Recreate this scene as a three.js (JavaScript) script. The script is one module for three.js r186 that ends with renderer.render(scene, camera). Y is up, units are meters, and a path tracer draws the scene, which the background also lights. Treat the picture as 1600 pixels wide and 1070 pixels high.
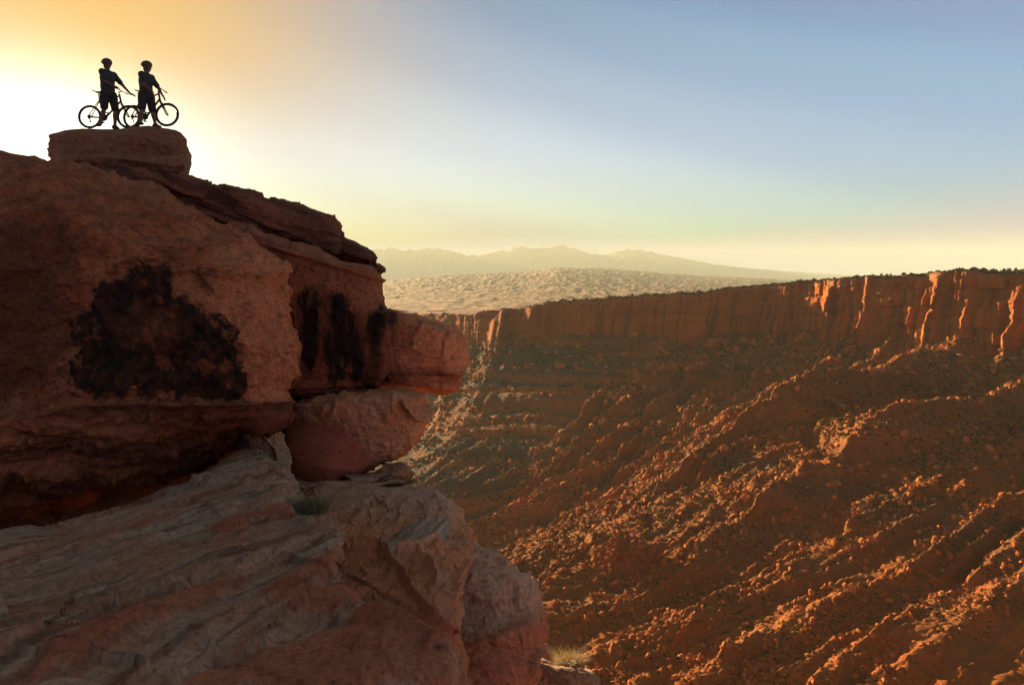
import * as THREE from 'three';
import { mergeGeometries } from 'three/addons/utils/BufferGeometryUtils.js';

// ------------------------------------------------------------------ camera, sky, sun, exposure
const F = 1062, HOR = 450;                       // focal length and horizon row in photo pixels (1600 x 1070)
const scene = new THREE.Scene();
const camera = new THREE.PerspectiveCamera(2 * Math.atan(535 / F) * 180 / Math.PI, 1600 / 1070, 0.1, 150000);
camera.position.set(0, 0, 0);
camera.lookAt(0, 0, -1);
camera.setViewOffset(1600, 1070, 0, 535 - HOR, 1600, 1070);   // level camera, lens shifted down
camera.updateProjectionMatrix();
const U = (px, py, d) => new THREE.Vector3(d * (px - 800) / F, d * (HOR - py) / F, -d);   // a point seen at a pixel, d metres away

const SUN = new THREE.Vector3(80 - 800, HOR - 254, -F).normalize();
const DEG = Math.PI / 180, EXPOSURE = 5.6, HAZE = 0.000021;
const sunAz = Math.atan2(SUN.x, -SUN.z), sunEl = Math.asin(SUN.y);
const mix = (a, b, t) => a + (b - a) * t;
const clamp = (x, a = 0, b = 1) => Math.min(b, Math.max(a, x));
const sst = (a, b, x) => { const t = clamp((x - a) / (b - a)); return t * t * (3 - 2 * t); };
function skyColor(az, el, out) {                  // clear dawn sky: blue above, pale along the horizon, warm glow round the sun
  let ph = az - sunAz; while (ph > Math.PI) ph -= 2 * Math.PI; while (ph < -Math.PI) ph += 2 * Math.PI;
  ph /= DEG; const e = Math.max(el, 0) / DEG;
  const th = Math.hypot(ph * Math.cos(el) * 0.8, (e - sunEl / DEG + 0.8));
  const far = sst(75, 175, Math.abs(ph));
  const hz = Math.exp(-e / mix(6.5, 24, far)), mid = Math.exp(-e / 24) * Math.exp(-((Math.max(0, e - 20) / 20) ** 2));
  let c = [mix(0.0, 0.36, mid), mix(0.03, 0.70, mid), mix(0.10, 1.12, mid)];
  const hcol = [mix(0.92, 1.0, far), mix(0.77, 0.84, far), mix(0.16, 0.76, far)];
  c = [c[0] * mix(1, 0.95, far), c[1] * mix(1, 0.85, far), c[2] * mix(1, 0.75, far)];
  for (let k = 0; k < 3; k++) c[k] = mix(c[k], hcol[k], 0.9 * hz);
  const w1 = Math.exp(-((ph / 56) ** 2) - ((e - 4) / 15) ** 2);
  const white = [1.06, 1.03, mix(0.42, 0.92, sst(2, 12, e))];
  for (let k = 0; k < 3; k++) c[k] = mix(c[k], white[k], w1);
  const w2 = Math.exp(-(((ph - 2) / 19) ** 2)) * sst(6, 19, e) * Math.exp(-((Math.max(e - 18, 0) / 22) ** 2));
  const warm = [0.95, 0.56, 0.17];
  for (let k = 0; k < 3; k++) c[k] = mix(c[k], warm[k], 0.95 * w2);
  const g = Math.exp(-((th / 6.2) ** 2)), g2 = Math.exp(-((th / 15) ** 2));
  c[0] += 1.6 * g + 0.06 * g2; c[1] += 1.6 * g + 0.08 * g2; c[2] += 1.3 * g + 0.03 * g2;
  const q = e + 0.23 * ph, lift = (0.022 * Math.sin(q * 0.42 + 0.6) + 0.012 * Math.sin(q * 1.1 + 2 + 0.05 * ph)) * Math.exp(-(((ph - 48) / 36) ** 2));   // faint high haze streaks
  const path = Math.min(36000, 2000 / Math.sin(Math.max(el, 0.03))), T = Math.exp(-HAZE * path), air = [0.33, 0.28, 0.16];   // the sky above the haze layer
  for (let k = 0; k < 3; k++) out[k] = Math.max(0.02, ((c[k] + lift * [0.9, 1, 0.6][k]) / EXPOSURE - (1 - T) * air[k]) / T);
}
{
  const W = 1024, H = 512, data = new Float32Array(W * H * 4), c = [0, 0, 0];
  for (let j = 0; j < H; j++) for (let i = 0; i < W; i++) {
    const el = ((j + 0.5) / H - 0.5) * Math.PI, u = (i + 0.5) / W;
    const ang = (u - 0.5) * 2 * Math.PI;           // three's equirect: u = atan2(z, x)/2pi + .5
    const x = Math.cos(ang), z = Math.sin(ang);
    skyColor(Math.atan2(x, -z), el, c);
    const k = (j * W + i) * 4;
    if (el < 0) { data[k] = 0.05; data[k + 1] = 0.03; data[k + 2] = 0.02; } else { data[k] = c[0]; data[k + 1] = c[1]; data[k + 2] = c[2]; }
    data[k + 3] = 1;
  }
  const t = new THREE.DataTexture(data, W, H, THREE.RGBAFormat, THREE.FloatType);
  t.mapping = THREE.EquirectangularReflectionMapping; t.magFilter = t.minFilter = THREE.LinearFilter; t.needsUpdate = true;
  scene.background = t; scene.environment = t;
}
const sun = new THREE.DirectionalLight(new THREE.Color().setRGB(1.0, 0.69, 0.38), 5);
sun.position.copy(SUN).multiplyScalar(3000); sun.target.position.set(0, 0, 0);
sun.castShadow = true; sun.shadow.mapSize.set(4096, 4096); sun.shadow.radius = 1.2;
Object.assign(sun.shadow.camera, { left: -2500, right: 2500, top: 1200, bottom: -1200, near: 10, far: 9000 });
scene.add(sun, sun.target);
scene.fog = new THREE.FogExp2(new THREE.Color().setRGB(0.86, 1.0, 0.88), HAZE);
const renderer = new THREE.WebGLRenderer({ antialias: true });
renderer.toneMapping = THREE.LinearToneMapping;
renderer.toneMappingExposure = EXPOSURE;
renderer.shadowMap.enabled = true;

// ------------------------------------------------------------------ helpers
function rng(seed) { let a = seed >>> 0; return () => { a = (a + 0x6D2B79F5) >>> 0; let t = a; t = Math.imul(t ^ (t >>> 15), t | 1); t ^= t + Math.imul(t ^ (t >>> 7), t | 61); return ((t ^ (t >>> 14)) >>> 0) / 4294967296; }; }
const PERM = new Uint8Array(512), GRAD = new Float32Array(256 * 3);
{ const r = rng(7), p = [...Array(256).keys()]; for (let i = 255; i > 0; i--) { const j = Math.floor(r() * (i + 1)); [p[i], p[j]] = [p[j], p[i]]; } for (let i = 0; i < 512; i++) PERM[i] = p[i & 255];
  for (let i = 0; i < 256; i++) { const z = r() * 2 - 1, a = r() * 2 * Math.PI, s = Math.sqrt(1 - z * z); GRAD[i * 3] = s * Math.cos(a) * 1.4; GRAD[i * 3 + 1] = s * Math.sin(a) * 1.4; GRAD[i * 3 + 2] = z * 1.4; } }
function noise(x, y, z) {
  const xf = Math.floor(x), yf = Math.floor(y), zf = Math.floor(z), X = xf & 255, Y = yf & 255, Z = zf & 255;
  x -= xf; y -= yf; z -= zf;
  const u = x * x * x * (x * (x * 6 - 15) + 10), v = y * y * y * (y * (y * 6 - 15) + 10), w = z * z * z * (z * (z * 6 - 15) + 10);
  const A = PERM[X], B = PERM[X + 1], AA = PERM[A + Y & 255], AB = PERM[A + Y + 1 & 255], BA = PERM[B + Y & 255], BB = PERM[B + Y + 1 & 255];
  let i, r = 0;
  const x1 = x - 1, y1 = y - 1, z1 = z - 1;
  i = PERM[AA + Z & 255] * 3; const a = GRAD[i] * x + GRAD[i + 1] * y + GRAD[i + 2] * z;
  i = PERM[BA + Z & 255] * 3; const b = GRAD[i] * x1 + GRAD[i + 1] * y + GRAD[i + 2] * z;
  i = PERM[AB + Z & 255] * 3; const c = GRAD[i] * x + GRAD[i + 1] * y1 + GRAD[i + 2] * z;
  i = PERM[BB + Z & 255] * 3; const d = GRAD[i] * x1 + GRAD[i + 1] * y1 + GRAD[i + 2] * z;
  i = PERM[AA + Z + 1 & 255] * 3; const e = GRAD[i] * x + GRAD[i + 1] * y + GRAD[i + 2] * z1;
  i = PERM[BA + Z + 1 & 255] * 3; const f = GRAD[i] * x1 + GRAD[i + 1] * y + GRAD[i + 2] * z1;
  i = PERM[AB + Z + 1 & 255] * 3; const g = GRAD[i] * x + GRAD[i + 1] * y1 + GRAD[i + 2] * z1;
  i = PERM[BB + Z + 1 & 255] * 3; const h = GRAD[i] * x1 + GRAD[i + 1] * y1 + GRAD[i + 2] * z1;
  const ab = a + u * (b - a), cd = c + u * (d - c), ef = e + u * (f - e), gh = g + u * (h - g);
  const p = ab + v * (cd - ab), q = ef + v * (gh - ef);
  r = p + w * (q - p);
  return r;
}
function fbm(x, y, z, o = 4, g = 0.5) { let s = 0, a = 1, t = 0; for (let i = 0; i < o; i++) { s += a * noise(x, y, z); t += a; a *= g; x = x * 2.03 + 17.1; y = y * 2.03 + 5.7; z = z * 2.03 + 9.3; } return s / t; }
function ridged(x, y, z, o = 4, g = 0.5) { let s = 0, a = 1, t = 0; for (let i = 0; i < o; i++) { s += a * (1 - 2.2 * Math.abs(noise(x, y, z))); t += a; a *= g; x = x * 2.03 + 17.1; y = y * 2.03 + 5.7; z = z * 2.03 + 9.3; } return s / t; }
const lut = (pts) => (t) => {                       // piecewise linear through [t, value]
  const n = pts.length; if (t <= pts[0][0]) return pts[0][1]; if (t >= pts[n - 1][0]) return pts[n - 1][1];
  for (let i = 1; i < n; i++) if (t <= pts[i][0]) { const [a, p] = pts[i - 1], [b, q] = pts[i]; return p + (q - p) * (t - a) / (b - a || 1); }
};
const used = {};
const numbered = (n) => { used[n] = (used[n] ?? -1) + 1; return used[n] ? `${n}_${String(used[n]).padStart(3, '0')}` : n; };
function shade(o) { o.traverse((m) => { if (m.isMesh) { m.castShadow = m.receiveShadow = true; } }); return o; }
function tag(o, label, category, group, kind) { o.userData.label = label; o.userData.category = category; if (group) o.userData.group = group; if (kind) o.userData.kind = kind; return o; }
function addMesh(name, geo, mat, parent = scene) { const m = new THREE.Mesh(geo, mat); m.name = parent === scene ? numbered(name) : name; parent.add(m); m.castShadow = m.receiveShadow = true; return m; }
function struct(name, geo, mat, label, category) { const m = addMesh(name, geo, mat); m.userData = { kind: 'structure', label, category }; return m; }
function group(name, pos) { const g = new THREE.Group(); g.name = numbered(name); if (pos) g.position.copy(pos); scene.add(g); return g; }
function gridGeo(nu, nv, pos, col, uv, closedU = false) {   // nu columns, nv rows
  const g = new THREE.BufferGeometry(); g.setAttribute('position', new THREE.BufferAttribute(pos, 3));
  if (col) g.setAttribute('color', new THREE.BufferAttribute(col, 3));
  if (uv) g.setAttribute('uv', new THREE.BufferAttribute(uv, 2));
  const cu = closedU ? nu : nu - 1, idx = new Uint32Array(cu * (nv - 1) * 6); let k = 0;
  for (let j = 0; j < nv - 1; j++) for (let i = 0; i < cu; i++) {
    const a = j * nu + i, b = j * nu + (i + 1) % nu, c = a + nu, d = b + nu;
    idx[k++] = a; idx[k++] = c; idx[k++] = b; idx[k++] = b; idx[k++] = c; idx[k++] = d;
  }
  g.setIndex(new THREE.BufferAttribute(idx, 1)); g.computeVertexNormals(); return g;
}
function noiseTex(size, fn) {
  const d = new Uint8Array(size * size * 4);
  for (let j = 0; j < size; j++) for (let i = 0; i < size; i++) { const v = clamp(fn(i / size, j / size)) * 255; const k = (j * size + i) * 4; d[k] = d[k + 1] = d[k + 2] = v; d[k + 3] = 255; }
  const t = new THREE.DataTexture(d, size, size); t.wrapS = t.wrapT = THREE.RepeatWrapping; t.magFilter = THREE.LinearFilter; t.minFilter = THREE.LinearMipmapLinearFilter; t.generateMipmaps = true; t.needsUpdate = true; return t;
}
// tileable noise: lattice indices wrap round
function pnoise(x, y, per, sd) {
  const xf = Math.floor(x), yf = Math.floor(y), fx = x - xf, fy = y - yf, u = fx * fx * fx * (fx * (fx * 6 - 15) + 10), v = fy * fy * fy * (fy * (fy * 6 - 15) + 10), w = (n) => ((n % per) + per) % per;
  const G = (i, j, dx, dy) => { const k = PERM[(PERM[(w(i) + sd) & 255] + w(j)) & 255] * 3; return GRAD[k] * dx + GRAD[k + 1] * dy; };
  return mix(mix(G(xf, yf, fx, fy), G(xf + 1, yf, fx - 1, fy), u), mix(G(xf, yf + 1, fx, fy - 1), G(xf + 1, yf + 1, fx - 1, fy - 1), u), v);
}
function tnoise(u, v, f, o, sd, g = 0.62) { let s = 0, a = 1, t = 0; for (let i = 0; i < o; i++) { s += a * pnoise(u * f, v * f, f, sd + i * 31); t += a; a *= g; f *= 2; } return s / t; }
const speck = (u, v, sd) => { const t = Math.sin(Math.floor(u * 512) * 12.9898 + Math.floor(v * 512) * 78.233 + sd) * 43758.5453; return t - Math.floor(t) - 0.5; };
// sandstone grain: fine grit, round pits, faint laminae; little broad mottling
const rockBump = noiseTex(512, (u, v) => { const n = tnoise(u, v, 28, 4, 3, 0.8), p = pnoise(u * 36, v * 36, 36, 90), q = pnoise(u * 15, v * 15, 15, 55), l = pnoise(u * 5, v * 48, 240, 33); return 0.62 + 0.34 * n + 0.12 * speck(u, v, 1) + 0.10 * l - 0.9 * Math.max(0, p - 0.24) - 0.9 * Math.max(0, q - 0.34); });
const rockTint = noiseTex(512, (u, v) => 0.82 + 0.32 * tnoise(u, v, 26, 4, 17, 0.85) + 0.22 * speck(u, v, 7) - 0.9 * Math.max(0, pnoise(u * 30, v * 30, 30, 120) - 0.28) - 0.6 * Math.max(0, pnoise(u * 11, v * 11, 11, 44) - 0.36));
rockTint.colorSpace = THREE.NoColorSpace;

const dusty = (o, k = 0.08) => new THREE.MeshPhysicalMaterial({ roughness: 1, specularIntensity: k, ...o });   // dry rock and soil hardly shine
const M = {
  canyon: dusty({ vertexColors: true }),
  rock: dusty({ vertexColors: true, roughness: 0.9, map: rockTint, bumpMap: rockBump, bumpScale: 0.026 }, 0.35),
  far: dusty({ vertexColors: true }),
  talus: dusty({ color: new THREE.Color().setRGB(0.27, 0.098, 0.034) }),
  shrub: dusty({ color: new THREE.Color().setRGB(0.055, 0.05, 0.022) }),
};

// ------------------------------------------------------------------ canyon: one sheet from the floor, over talus, cliff and mesa top, out to the horizon
// stations along the rim: [rim px, py, metres] -> [valley px, py, metres]
const ST = [
  [350, 482, 3900, 300, 560, 2800], [560, 491, 2450, 450, 640, 1700], [680, 492, 1880, 600, 716, 1310], [755, 488, 1660, 640, 745, 1170], [820, 480, 1560, 665, 768, 1090], [900, 470, 1470, 705, 795, 1010],
  [1000, 463, 1375, 728, 820, 955], [1080, 458, 1300, 745, 838, 915], [1165, 449, 1270, 775, 872, 850], [1192, 446, 1246, 786, 886, 832], [1300, 437, 1112, 812, 925, 760], [1400, 432, 1008, 835, 966, 690], [1500, 427, 925, 868, 1030, 610],
  [1600, 426, 855, 905, 1105, 540], [1750, 423, 768, 960, 1220, 470], [1950, 418, 668, 1020, 1350, 400], [2500, 410, 495, 1200, 1700, 290],
].map(([a, b, c, d, e, f]) => ({ px: a, R: U(a, b, c), B: U(d, e, f) }));
const stVec = (k) => (i) => { const s = ST[clamp(i, 0, ST.length - 1)]; return s[k]; };
function cr(key, u, axis) {                          // Catmull-Rom through the stations
  const i = Math.min(ST.length - 2, Math.floor(u)), t = u - i, g = stVec(key);
  const p0 = g(i - 1)[axis], p1 = g(i)[axis], p2 = g(i + 1)[axis], p3 = g(i + 2)[axis];
  return 0.5 * (2 * p1 + (p2 - p0) * t + (2 * p0 - 5 * p1 + 4 * p2 - p3) * t * t + (3 * p1 - p0 - 3 * p2 + p3) * t * t * t);
}
const uOfPx = (px) => { for (let i = 1; i < ST.length; i++) if (px <= ST[i].px) return i - 1 + (px - ST[i - 1].px) / (ST[i].px - ST[i - 1].px); return ST.length - 1; };
const canyon = (() => {
  const cols = []; for (let p = 350; p < 560; p += 7) cols.push(p); for (let p = 560; p < 700; p += 2.2) cols.push(p); for (let p = 700; p < 1640; p += 1.45) cols.push(p); for (let p = 1640; p < 2340; p += 3.2) cols.push(p); for (let p = 2340; p < 2500; p += 12) cols.push(p);
  const nu = cols.length;
  const info = cols.map((p) => { const u = uOfPx(p); return { p, u, R: [cr('R', u, 'x'), cr('R', u, 'y'), cr('R', u, 'z')], B: [cr('B', u, 'x'), cr('B', u, 'y'), cr('B', u, 'z')] }; });
  let arc = 0;
  info.forEach((c, i) => { if (i) arc += Math.hypot(c.R[0] - info[i - 1].R[0], c.R[2] - info[i - 1].R[2]); c.a = arc; });
  info.forEach((c) => { const dx = c.B[0] - c.R[0], dz = c.B[2] - c.R[2]; c.L = Math.hypot(dx, dz); c.n = [dx / c.L, dz / c.L]; });
  // rows: far plain, mesa top, cliff, talus, floor
  const rows = [];
  const NP = 24, NT = 14, NC = 96, NS = 500, NF = 8, TE = 1.32;
  for (let j = 0; j < NP; j++) rows.push(['plain', 1 - j / NP]);
  for (let j = 0; j < NT; j++) rows.push(['top', 1 - j / NT]);
  for (let j = 0; j < NC; j++) rows.push(['cliff', j / NC]);
  for (let j = 0; j < NS; j++) rows.push(['talus', j / NS]);
  for (let j = 0; j <= NF; j++) rows.push(['floor', j / NF]);
  const nv = rows.length, pos = new Float32Array(nu * nv * 3), col = new Float32Array(nu * nv * 3);
  const HC = 102, CD = 16;
  const atPx = (p) => info.reduce((b, x) => Math.abs(x.p - p) < Math.abs(b.p - p) ? x : b).a;
  const spurs = [[1485, 38, 40], [1660, 34, 46], [1375, 12, 34]].map(([p, h, w]) => [atPx(p), h, w]);
  // buttresses that stand out from the wall: [px, out, half width, top as a share of the cliff]
  const butts = [[1112, 12, 9, 0.25], [1128, 9, 7, 0], [1188, 15, 12, 0], [1206, 9, 10, 0.3], [1232, 8, 7, 0.5], [1262, 7, 8, 0.6], [1308, 16, 12, 0.08], [1330, 9, 8, 0.5], [1366, 14, 10, 0], [1352, 9, 8, 0.55], [1436, 17, 12, 0.02], [1416, 9, 9, 0.6], [1477, 13, 10, 0.06], [1470, 10, 14, 0.5], [1528, 8, 6, 0.4], [1575, 12, 12, 0.3], [1600, 14, 12, 0.1], [1660, 16, 14, 0], [838, 8, 30, 0], [792, 12, 30, 0.05]].map(([p, h, w, top]) => [atPx(p), h, w, top]);
  const rnd = (i, sd) => { const t = Math.sin(i * 127.1 + sd * 311.7) * 43758.5453; return t - Math.floor(t); };
  const facet = (x, sp, sd) => { const q = x / sp, i = Math.floor(q), K = (n) => n + 0.35 * (rnd(n, sd) - 0.5) * 2; let n = i; if (q < K(n)) n--; else if (q > K(n + 1)) n++; const t = (q - K(n)) / (K(n + 1) - K(n)); return mix(rnd(n, sd + 3), rnd(n + 1, sd + 3), t) * 2 - 1; };
  const steps = (x, sp, sd) => { const q = x / sp, i = Math.floor(q), t = q - i; return mix(rnd(i, sd), rnd(i + 1, sd), sst(0.86, 1, t)) * 2 - 1; };   // slabs with sharp joints between them
  const aTilt = atPx(1170);
  const saw = (x, sp, sd, up) => { const q = x / sp, i = Math.floor(q), K = (n) => n + 0.3 * (rnd(n, sd) - 0.5) * 2; let n = i; if (q < K(n)) n--; else if (q > K(n + 1)) n++; const t = (q - K(n)) / (K(n + 1) - K(n)); return (0.45 + 0.8 * rnd(n, sd + 5)) * (t < up ? Math.pow(t / up, 1.15) : Math.pow((1 - t) / (1 - up), 0.9)); };
  for (let i = 0; i < nu; i++) {
    const c = info[i], a = c.a, R = c.R, B = c.B;
    const wob = 2 * noise(a / 12, 5, 5);
    const big = facet(a + wob, 62, 1), med = facet(a + wob, 21, 2), sml = facet(a, 7.5, 3);
    let spurOut = 0; for (const [sa, h, w] of spurs) spurOut += 0.3 * h * Math.exp(-(((a - sa) / w) ** 2));
    const fk = mix(0.7, 1.5, sst(1080, 1250, c.p)), rimOut = fk * (8 * big + 3.6 * med + 1.4 * sml) + spurOut;
    const rimLow = 3.6 * facet(a, 26, 4) + 2.4 * facet(a, 8, 5) + 1.0 * noise(a / 3, 4.4, 1) + 3.5 * facet(a, 70, 14) + 12 * sst(980, 900, c.p) * Math.max(0, noise(a / 26, 3, 31));
    const cb = HC * mix(0.66, 1, sst(780, 1160, c.p)) * (0.95 + 0.20 * noise(a / 80, 5.1, 0) + 0.09 * facet(a, 24, 9));
    const ampL = mix(0.06, 1.15, sst(950, 1090, c.p)), rightK = sst(1150, 1330, c.p);
    let baseOut = 0, baseY = 0, lastY = 0, lastD = 0;
    for (let j = 0; j < nv; j++) {
      const [kind, s] = rows[j]; let d, y, cc, k = (j * nu + i) * 3;
      if (kind === 'plain') {
        const q = s * s * s * s, dd = 700 + 32500 * q;
        d = -dd; y = R[1] - 20 - 110 * sst(0, 0.35, s) + fbm(a / 300, dd / 260, 3, 3) * 24 * (1 - s);
        cc = [0.20, 0.12, 0.07];
      } else if (kind === 'top') {
        const dd = 700 * s * s; d = rimOut * Math.exp(-dd / 70) - dd;
        y = R[1] - 20 * sst(120, 700, dd) + rimLow * Math.exp(-dd / 25) + 1.8 * fbm(a / 22, dd / 22, 1.5, 3) + 5 * (1 - Math.exp(-dd / 60));
        cc = [0.19, 0.10, 0.055];
      } else if (kind === 'cliff') {
        const h = s;                                    // 0 rim .. 1 foot
        const hh = h * cb, v = R[1] * 0.3 - hh;
        const on = sst(0, 0.05, h);
        const bed = noise(a / 90, v / 5.5, 3.3), bed2 = noise(a / 30, v / 1.9, 6.1);
        let out = 0; for (const [ba, o, w, top] of butts) { const q0 = a + 2.5 * noise(hh / 22, ba, 1) - ba, ww = w * (0.6 + 0.6 * h), q = q0 < 0 ? -q0 / (1.7 * ww) : q0 / (0.55 * ww); if (q < 1) out = Math.max(out, 1.7 * ww * 0.85 * Math.pow(1 - q, 0.95) * sst(top - 0.03, top + 0.08, h)); }
        const foot = Math.max(0, facet(a, 11, 11) + 0.25) * 12 * sst(0.5, 0.72, h + 0.4 * facet(a, 13, 12));
        const crk = Math.max(0, 0.16 - Math.abs(noise(a / 19, hh / 160, 8.8))) / 0.16, crk2 = Math.max(0, 0.12 - Math.abs(noise(a / 7, hh / 60, 2.8))) / 0.12;
        const ledge = 3.2 * sst(0.30, 0.34, h + 0.05 * noise(a / 60, 1, 7)) + 3 * sst(0.66, 0.70, h + 0.06 * noise(a / 50, 1, 9));
        const bd = Math.floor(hh / 26 + 1.3 * rnd(Math.floor(a / 40), 8)), slab = 3.2 * steps(a + 13 * rnd(bd, 3), 24, 60 + bd) + 1.9 * steps(a + 7 * rnd(bd, 5), 9, 80 + bd) + 1.2 * steps(hh + 6 * steps(a, 17, 4), 7, 90);
        d = on * fk * 0.85 * slab + fk * (8 * big * (1 - 0.25 * h) + 3.6 * med * (0.8 + 0.9 * noise(a / 30, hh / 30, 12)) + 1.4 * sml * (0.6 + noise(a / 14, hh / 14, 4))) + spurOut
          + 6 * h + ledge + out + foot + on * (-4.5 * crk - 2 * crk2 + 1.5 * bed + 0.9 * bed2 + 1.3 * facet(hh + 8 * facet(a, 11, 21), 9, 31) + 0.7 * noise(a / 3, hh / 4, 3)) + 1.2 * noise(a / 26, hh / 12, 5) * h;
        y = R[1] + rimLow * (1 - h) - hh;
        baseOut = d; baseY = y;
        const st = noise(a / 7, hh / 120, 14.2), b2 = noise(a / 220, v / 9, 1.1);
        const vs = sst(0.05, 0.35, st) * 0.55;
        cc = [mix(0.26, 0.09, vs) * (1 + 0.18 * b2), mix(0.082, 0.036, vs) * (1 + 0.14 * b2), mix(0.025, 0.02, vs)];
        const cap = sst(0.14, 0.05, h); cc = [mix(cc[0], 0.24, cap), mix(cc[1], 0.11, cap), mix(cc[2], 0.055, cap)];
      } else if (kind === 'talus') {
        const t = TE * Math.pow(s, 1.08), CM = 14, run = c.L - CM;
        const yb = B[1], prof = t < 1 ? Math.pow(1 - t, 1.55) : -0.35 * (t - 1);
        const fade = Math.exp(-t * run / 38);
        d = CM + run * t + (baseOut - CM) * fade;
        // ribs run down the fall line, wander and die out
        const wa = a + 150 * t * t * t * sst(1750, 1250, c.p) + 30 * noise(a / 170, t * 3.2, 3.7) + 12 * noise(a / 50, t * 8, 9.2) + 3 * noise(a / 16, t * 26, 4.1);
        const A = sst(0, 0.2, t) * (1 - 0.6 * sst(0.7, 1.1, t));
        const va = 0.55 + 0.9 * noise(wa / 120, t * 2.2, 17.3), vb = 0.55 + 1.1 * noise(wa / 60, t * 4.2, 23.3);
        let rib = 8 * va * (1 - 2.3 * Math.abs(noise(wa / 96, t * 1.1, 11.4))) + (20 + 24 * sst(-0.35, 0.4, noise(a / 140, t * 3.2, 41))) * (saw(wa, 72, 51, 0.60) - 0.4) + (4 + 12 * sst(-0.3, 0.4, noise(a / 60, t * 6, 43))) * (saw(wa + 16 * noise(a / 60, t * 5, 6), 29, 61, 0.6) - 0.4) * (0.4 + t) + 9 * vb * (1 - 2.4 * Math.abs(noise((wa + 14 * noise(a / 30, t * 10, 77)) / 36, t * 2.6, 2.9))) * (0.5 + t) + 5.5 * (1 - 2.2 * Math.abs(noise(wa / 15, t * 6, 7.1))) * (0.4 + vb);
        rib *= Math.max(ampL, 0.75 * sst(0.62, 0.8, t) * sst(760, 860, c.p)) * mix(1, mix(0.85, 0.36, sst(0.25, 0.5, t)), rightK);
        for (const [sa, h, w] of spurs) { const q = (wa - sa) / w; rib += h * Math.exp(-q * q) * (1 - sst(0.45, 0.9, t)) * (0.5 + 0.5 * sst(0, 0.12, t)); }
        y = yb + (baseY - yb) * prof + A * rib + 0.26 * clamp(a - aTilt, 0, 380) * sst(0.15, 0.55, t);
        // ledge bands wrap round the ribs at fixed depth below the rim
        const X0 = R[0] + c.n[0] * d, Z0 = R[2] + c.n[1] * d;
        const rel = y - R[1] * 0.6 + 6 * noise(a / 130, t * 3, 1.9) + 3 * noise(X0 / 20, 3, Z0 / 20), spurK = sst(2, 16, rib);
        for (const [c0, am, w] of [[-96, 3, 7], [-112, 3, 8], [-130, 4, 12], [-158, 7, 18], [-180, 2.5, 9], [-203, 6, 18], [-226, 3, 9], [-244, 4, 10], [-268, 4, 11], [-292, 3, 9]]) {
          const q = rel - c0, left = sst(1080, 940, c.p), str = am * (1 + 0.5 * left) * mix(0.25, 1, sst(740, 850, c.p)) * mix(clamp(0.1 + 1.5 * noise(a / 60, c0, t * 3) + 0.8 * spurK), 0.75 + 0.35 * noise(a / 90, c0, 5), left);
          if (str > 0) y += str * Math.tanh(q / mix(3, 1.6, Math.max(left, spurK))) * Math.exp(-((q / w) ** 2));
        }
        const rough = sst(0, 0.02, t), rk = mix(0.13, 1.35, sst(940, 1150, c.p)) * rough;
        const pk = sst(-0.25, 0.3, noise(X0 / 45, y / 45, Z0 / 45 + 9));
        const bk = facet(X0 + 0.6 * y, 5.5, 41) * facet(Z0 - 0.4 * y, 6.5, 42);
        y += rk * (3.0 * ridged(X0 / 34, y / 60, Z0 / 34, 3, 0.5) * (0.6 + 0.8 * Math.max(0, spurK)) + 1.7 * fbm(X0 / 13, y / 13, Z0 / 13, 3, 0.6) + (0.9 + 2.3 * pk) * bk + (0.9 + 1.0 * pk) * noise(X0 / 2.6, y / 2.6, Z0 / 2.6));
        d += rough * (2.2 * noise(X0 / 11, y / 5, Z0 / 11 + 30) + 0.8 * noise(X0 / 3, y / 3, Z0 / 3));
        lastY = y; lastD = d;
        const bnd = noise(3.3, rel / 9, a / 900), bn2 = noise(8.1, rel / 3.2, a / 500), pt = fbm(X0 / 30, y / 30, Z0 / 30, 3), sp = noise(X0 / 1.7, y / 1.7, Z0 / 1.7);
        const lk = sst(1080, 920, c.p), gr = clamp(0.35 + (0.9 + 1.2 * lk) * bnd + 0.5 * pt + 0.45 * lk);      // greyer shale beds; leftward the colour also paints in bluish skylit shade
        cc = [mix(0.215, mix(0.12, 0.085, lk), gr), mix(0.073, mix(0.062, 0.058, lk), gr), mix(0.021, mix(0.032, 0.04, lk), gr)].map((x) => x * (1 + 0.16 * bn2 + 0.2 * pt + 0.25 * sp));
      } else {
        const q = s * 200; d = lastD + q;
        const X = R[0] + c.n[0] * d, Z = R[2] + c.n[1] * d;
        y = lastY - 0.5 * q + 6 * fbm(X / 30, 2, Z / 30, 3) * sst(0, 0.2, s);
        cc = [0.20, 0.08, 0.03];
      }
      pos[k] = R[0] + c.n[0] * d; pos[k + 1] = y; pos[k + 2] = R[2] + c.n[1] * d;
      if (kind === 'plain') {                            // fan out from the camera, so the sheet widens to the horizon
        const len = Math.hypot(R[0], R[2]); const ox = R[0] / len, oz = R[2] / len;
        const bl = sst(0, 0.15, s), X0 = R[0] + c.n[0] * d, Z0 = R[2] + c.n[1] * d;
        pos[k] = mix(X0, R[0] - ox * d, bl); pos[k + 2] = mix(Z0, R[2] - oz * d, bl);
      }
      col[k] = Math.max(0.01, cc[0]); col[k + 1] = Math.max(0.01, cc[1]); col[k + 2] = Math.max(0.01, cc[2]);
    }
  }
  // rows are cut into three named surfaces that share their border rows
  const cut = (j0, j1, name, label, cat) => {
    const n = (j1 - j0 + 1) * nu * 3;
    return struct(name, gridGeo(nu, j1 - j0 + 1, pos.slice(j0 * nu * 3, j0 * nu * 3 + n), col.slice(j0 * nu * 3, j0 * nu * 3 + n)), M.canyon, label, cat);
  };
  const r1 = NP + NT, r2 = r1 + NC;
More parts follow.
